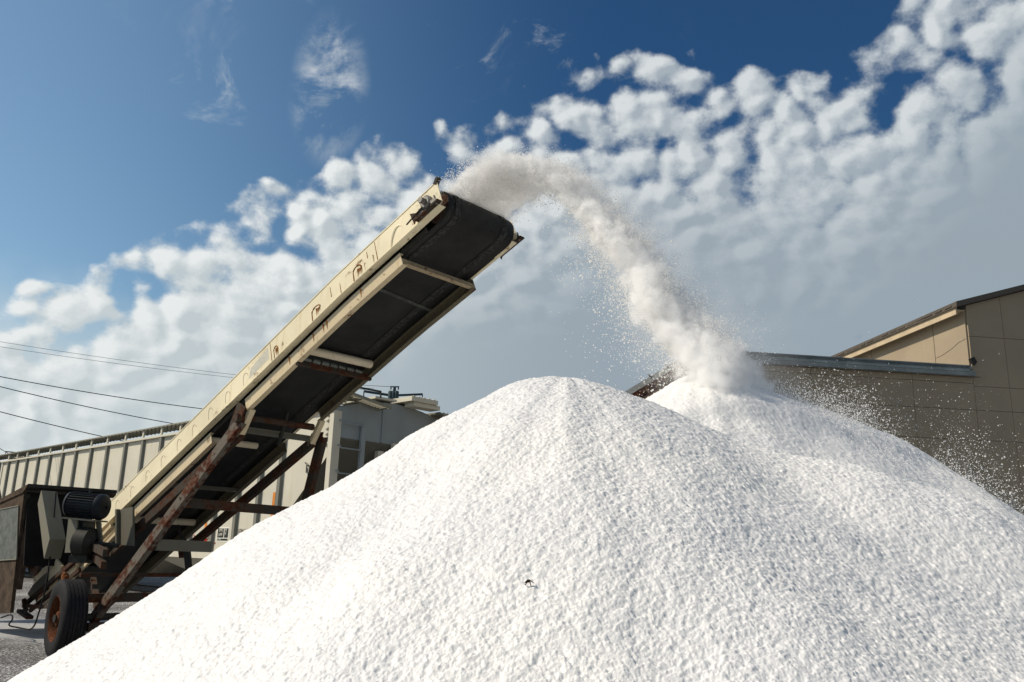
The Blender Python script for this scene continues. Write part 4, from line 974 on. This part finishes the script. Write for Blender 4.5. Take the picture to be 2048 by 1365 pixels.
# utility pole beyond the railcar
pp = atd(789, 790, 46.0)
up_ = thing('utility_pole', (pp[0], pp[1], 0), 'utility pole whose wide crossarm shows just above the roof of the near railcar', 'utility pole')
mb = MB(); mb.tube([(pp[0], pp[1], 0), (pp[0], pp[1], pp[2]+.05)], [.17, .11], 12); mb.build('pole', M_pole, up_, smooth=True)
mb = MB(); a_ = atd(728, 783, 45.2); b_ = atd(780, 791, 45.9); mb.bar(a_, b_, .09, .12); c_ = atd(797, 791, 46); d_ = atd(845, 789, 46.6); mb.bar(c_, d_, .09, .11); mb.bar(b_, c_, .09, .1)
for q in (a_, d_): mb.bar(q, q-np.array([0, 0, .28]), .05, .05, (1, 0, 0))
mb.build('crossarm', M_pole, up_)
mb = MB(); t0 = atd(788, 790, 45.8); t1 = atd(789.5, 774, 45.8); mb.tube([t0, t1], [.10, .07], 9); mb.bar(t1-RT*.24, t1+RT*.24, .06, .06)
for q in (-.2, .2): mb.tube([t1+RT*q-np.array([0, 0, .16]), t1+RT*q], .035, 7)
mb.build('pole_head', M_pole, up_)
for q in (-.13, .02, .17):
    mb = MB(); p = atd(786+q*40, 790, 45.6); mb.lathe(p-np.array([0, 0, .25]), (0, 0, 1), [(0, .02), (0, .13), (.4, .13), (.46, .09), (.46, .02)], 12); mb.build('transformer', M_pole, up_, smooth=True)

# overhead wires
def wire(p0, p1, sag, r, label):
    pts = []
    for k in range(25): v = k/24; p = p0*(1-v)+p1*v; pts.append(p-np.array([0, 0, sag*4*v*(1-v)]))
    mb = MB(); mb.tube(pts, r, 6); tag(mb.build('overhead_wire', M_wire), label, 'wire', 'overhead wires at the left')
def wext(a, b, Da, Db, ext0, ext1, sag, r, label):
    pa, pb = atd(*a, Da), atd(*b, Db); d_ = pb-pa; wire(pa-d_*ext0, pb+d_*ext1, sag, r, label)
wext((0, 745), (415, 809), 30, 34, .35, .55, .25, .016, 'upper of the three dark overhead wires crossing the sky at the left')
wext((0, 765), (385, 844), 30, 34, .35, .55, .25, .016, 'middle of the three dark overhead wires crossing the sky at the left')
wext((0, 816), (245, 869), 30, 33, .5, 1.6, .25, .016, 'lowest of the three dark overhead wires, meeting the ribbed railcar roof')
wext((0, 678), (480, 742), 60, 66, .3, .65, .4, .013, 'thin faint wire, highest of all wires at the left')
wext((0, 688), (470, 747), 60, 66, .3, .65, .4, .013, 'thin faint wire just below the highest wire at the left')
wext((0, 897), (30, 915), 50, 52, 1, 2, .02, .018, 'short steep wire running behind the left end of the railcar roof')
wext((700, 767), (786, 774), 46, 45.9, 1.2, 0, .05, .012, 'faint wire reaching the top of the pole head above the railcar')

# a scrap on the front heap
q = atd(1061, 1168, 3.9); 
for D in np.linspace(2, 6, 400):
    p = atd(1061, 1168, D)
    if p[2] < float(height(FRONT, np.array([p[0]]), np.array([p[1]]))[0])+.012: q = p; break
mb = MB(); mb.tube([q+np.array([-.018, 0, -.004]), q+np.array([-.004, -.01, .012]), q+np.array([.012, 0, .002])], [.0015, .0025, .001], 6); mb.tube([q+np.array([-.004, -.01, .012]), q+np.array([.004, 0, -.014])], [.0022, .001], 6)
mb.prism([q+np.array([-.02, -.004, .002]), q+np.array([-.008, -.012, .014]), q+np.array([-.002, -.004, .004])], (0, .002, .002))
tag(mb.build('twig', M_ply), 'tiny brown twig lying on the lit face of the front salt heap', 'twig')
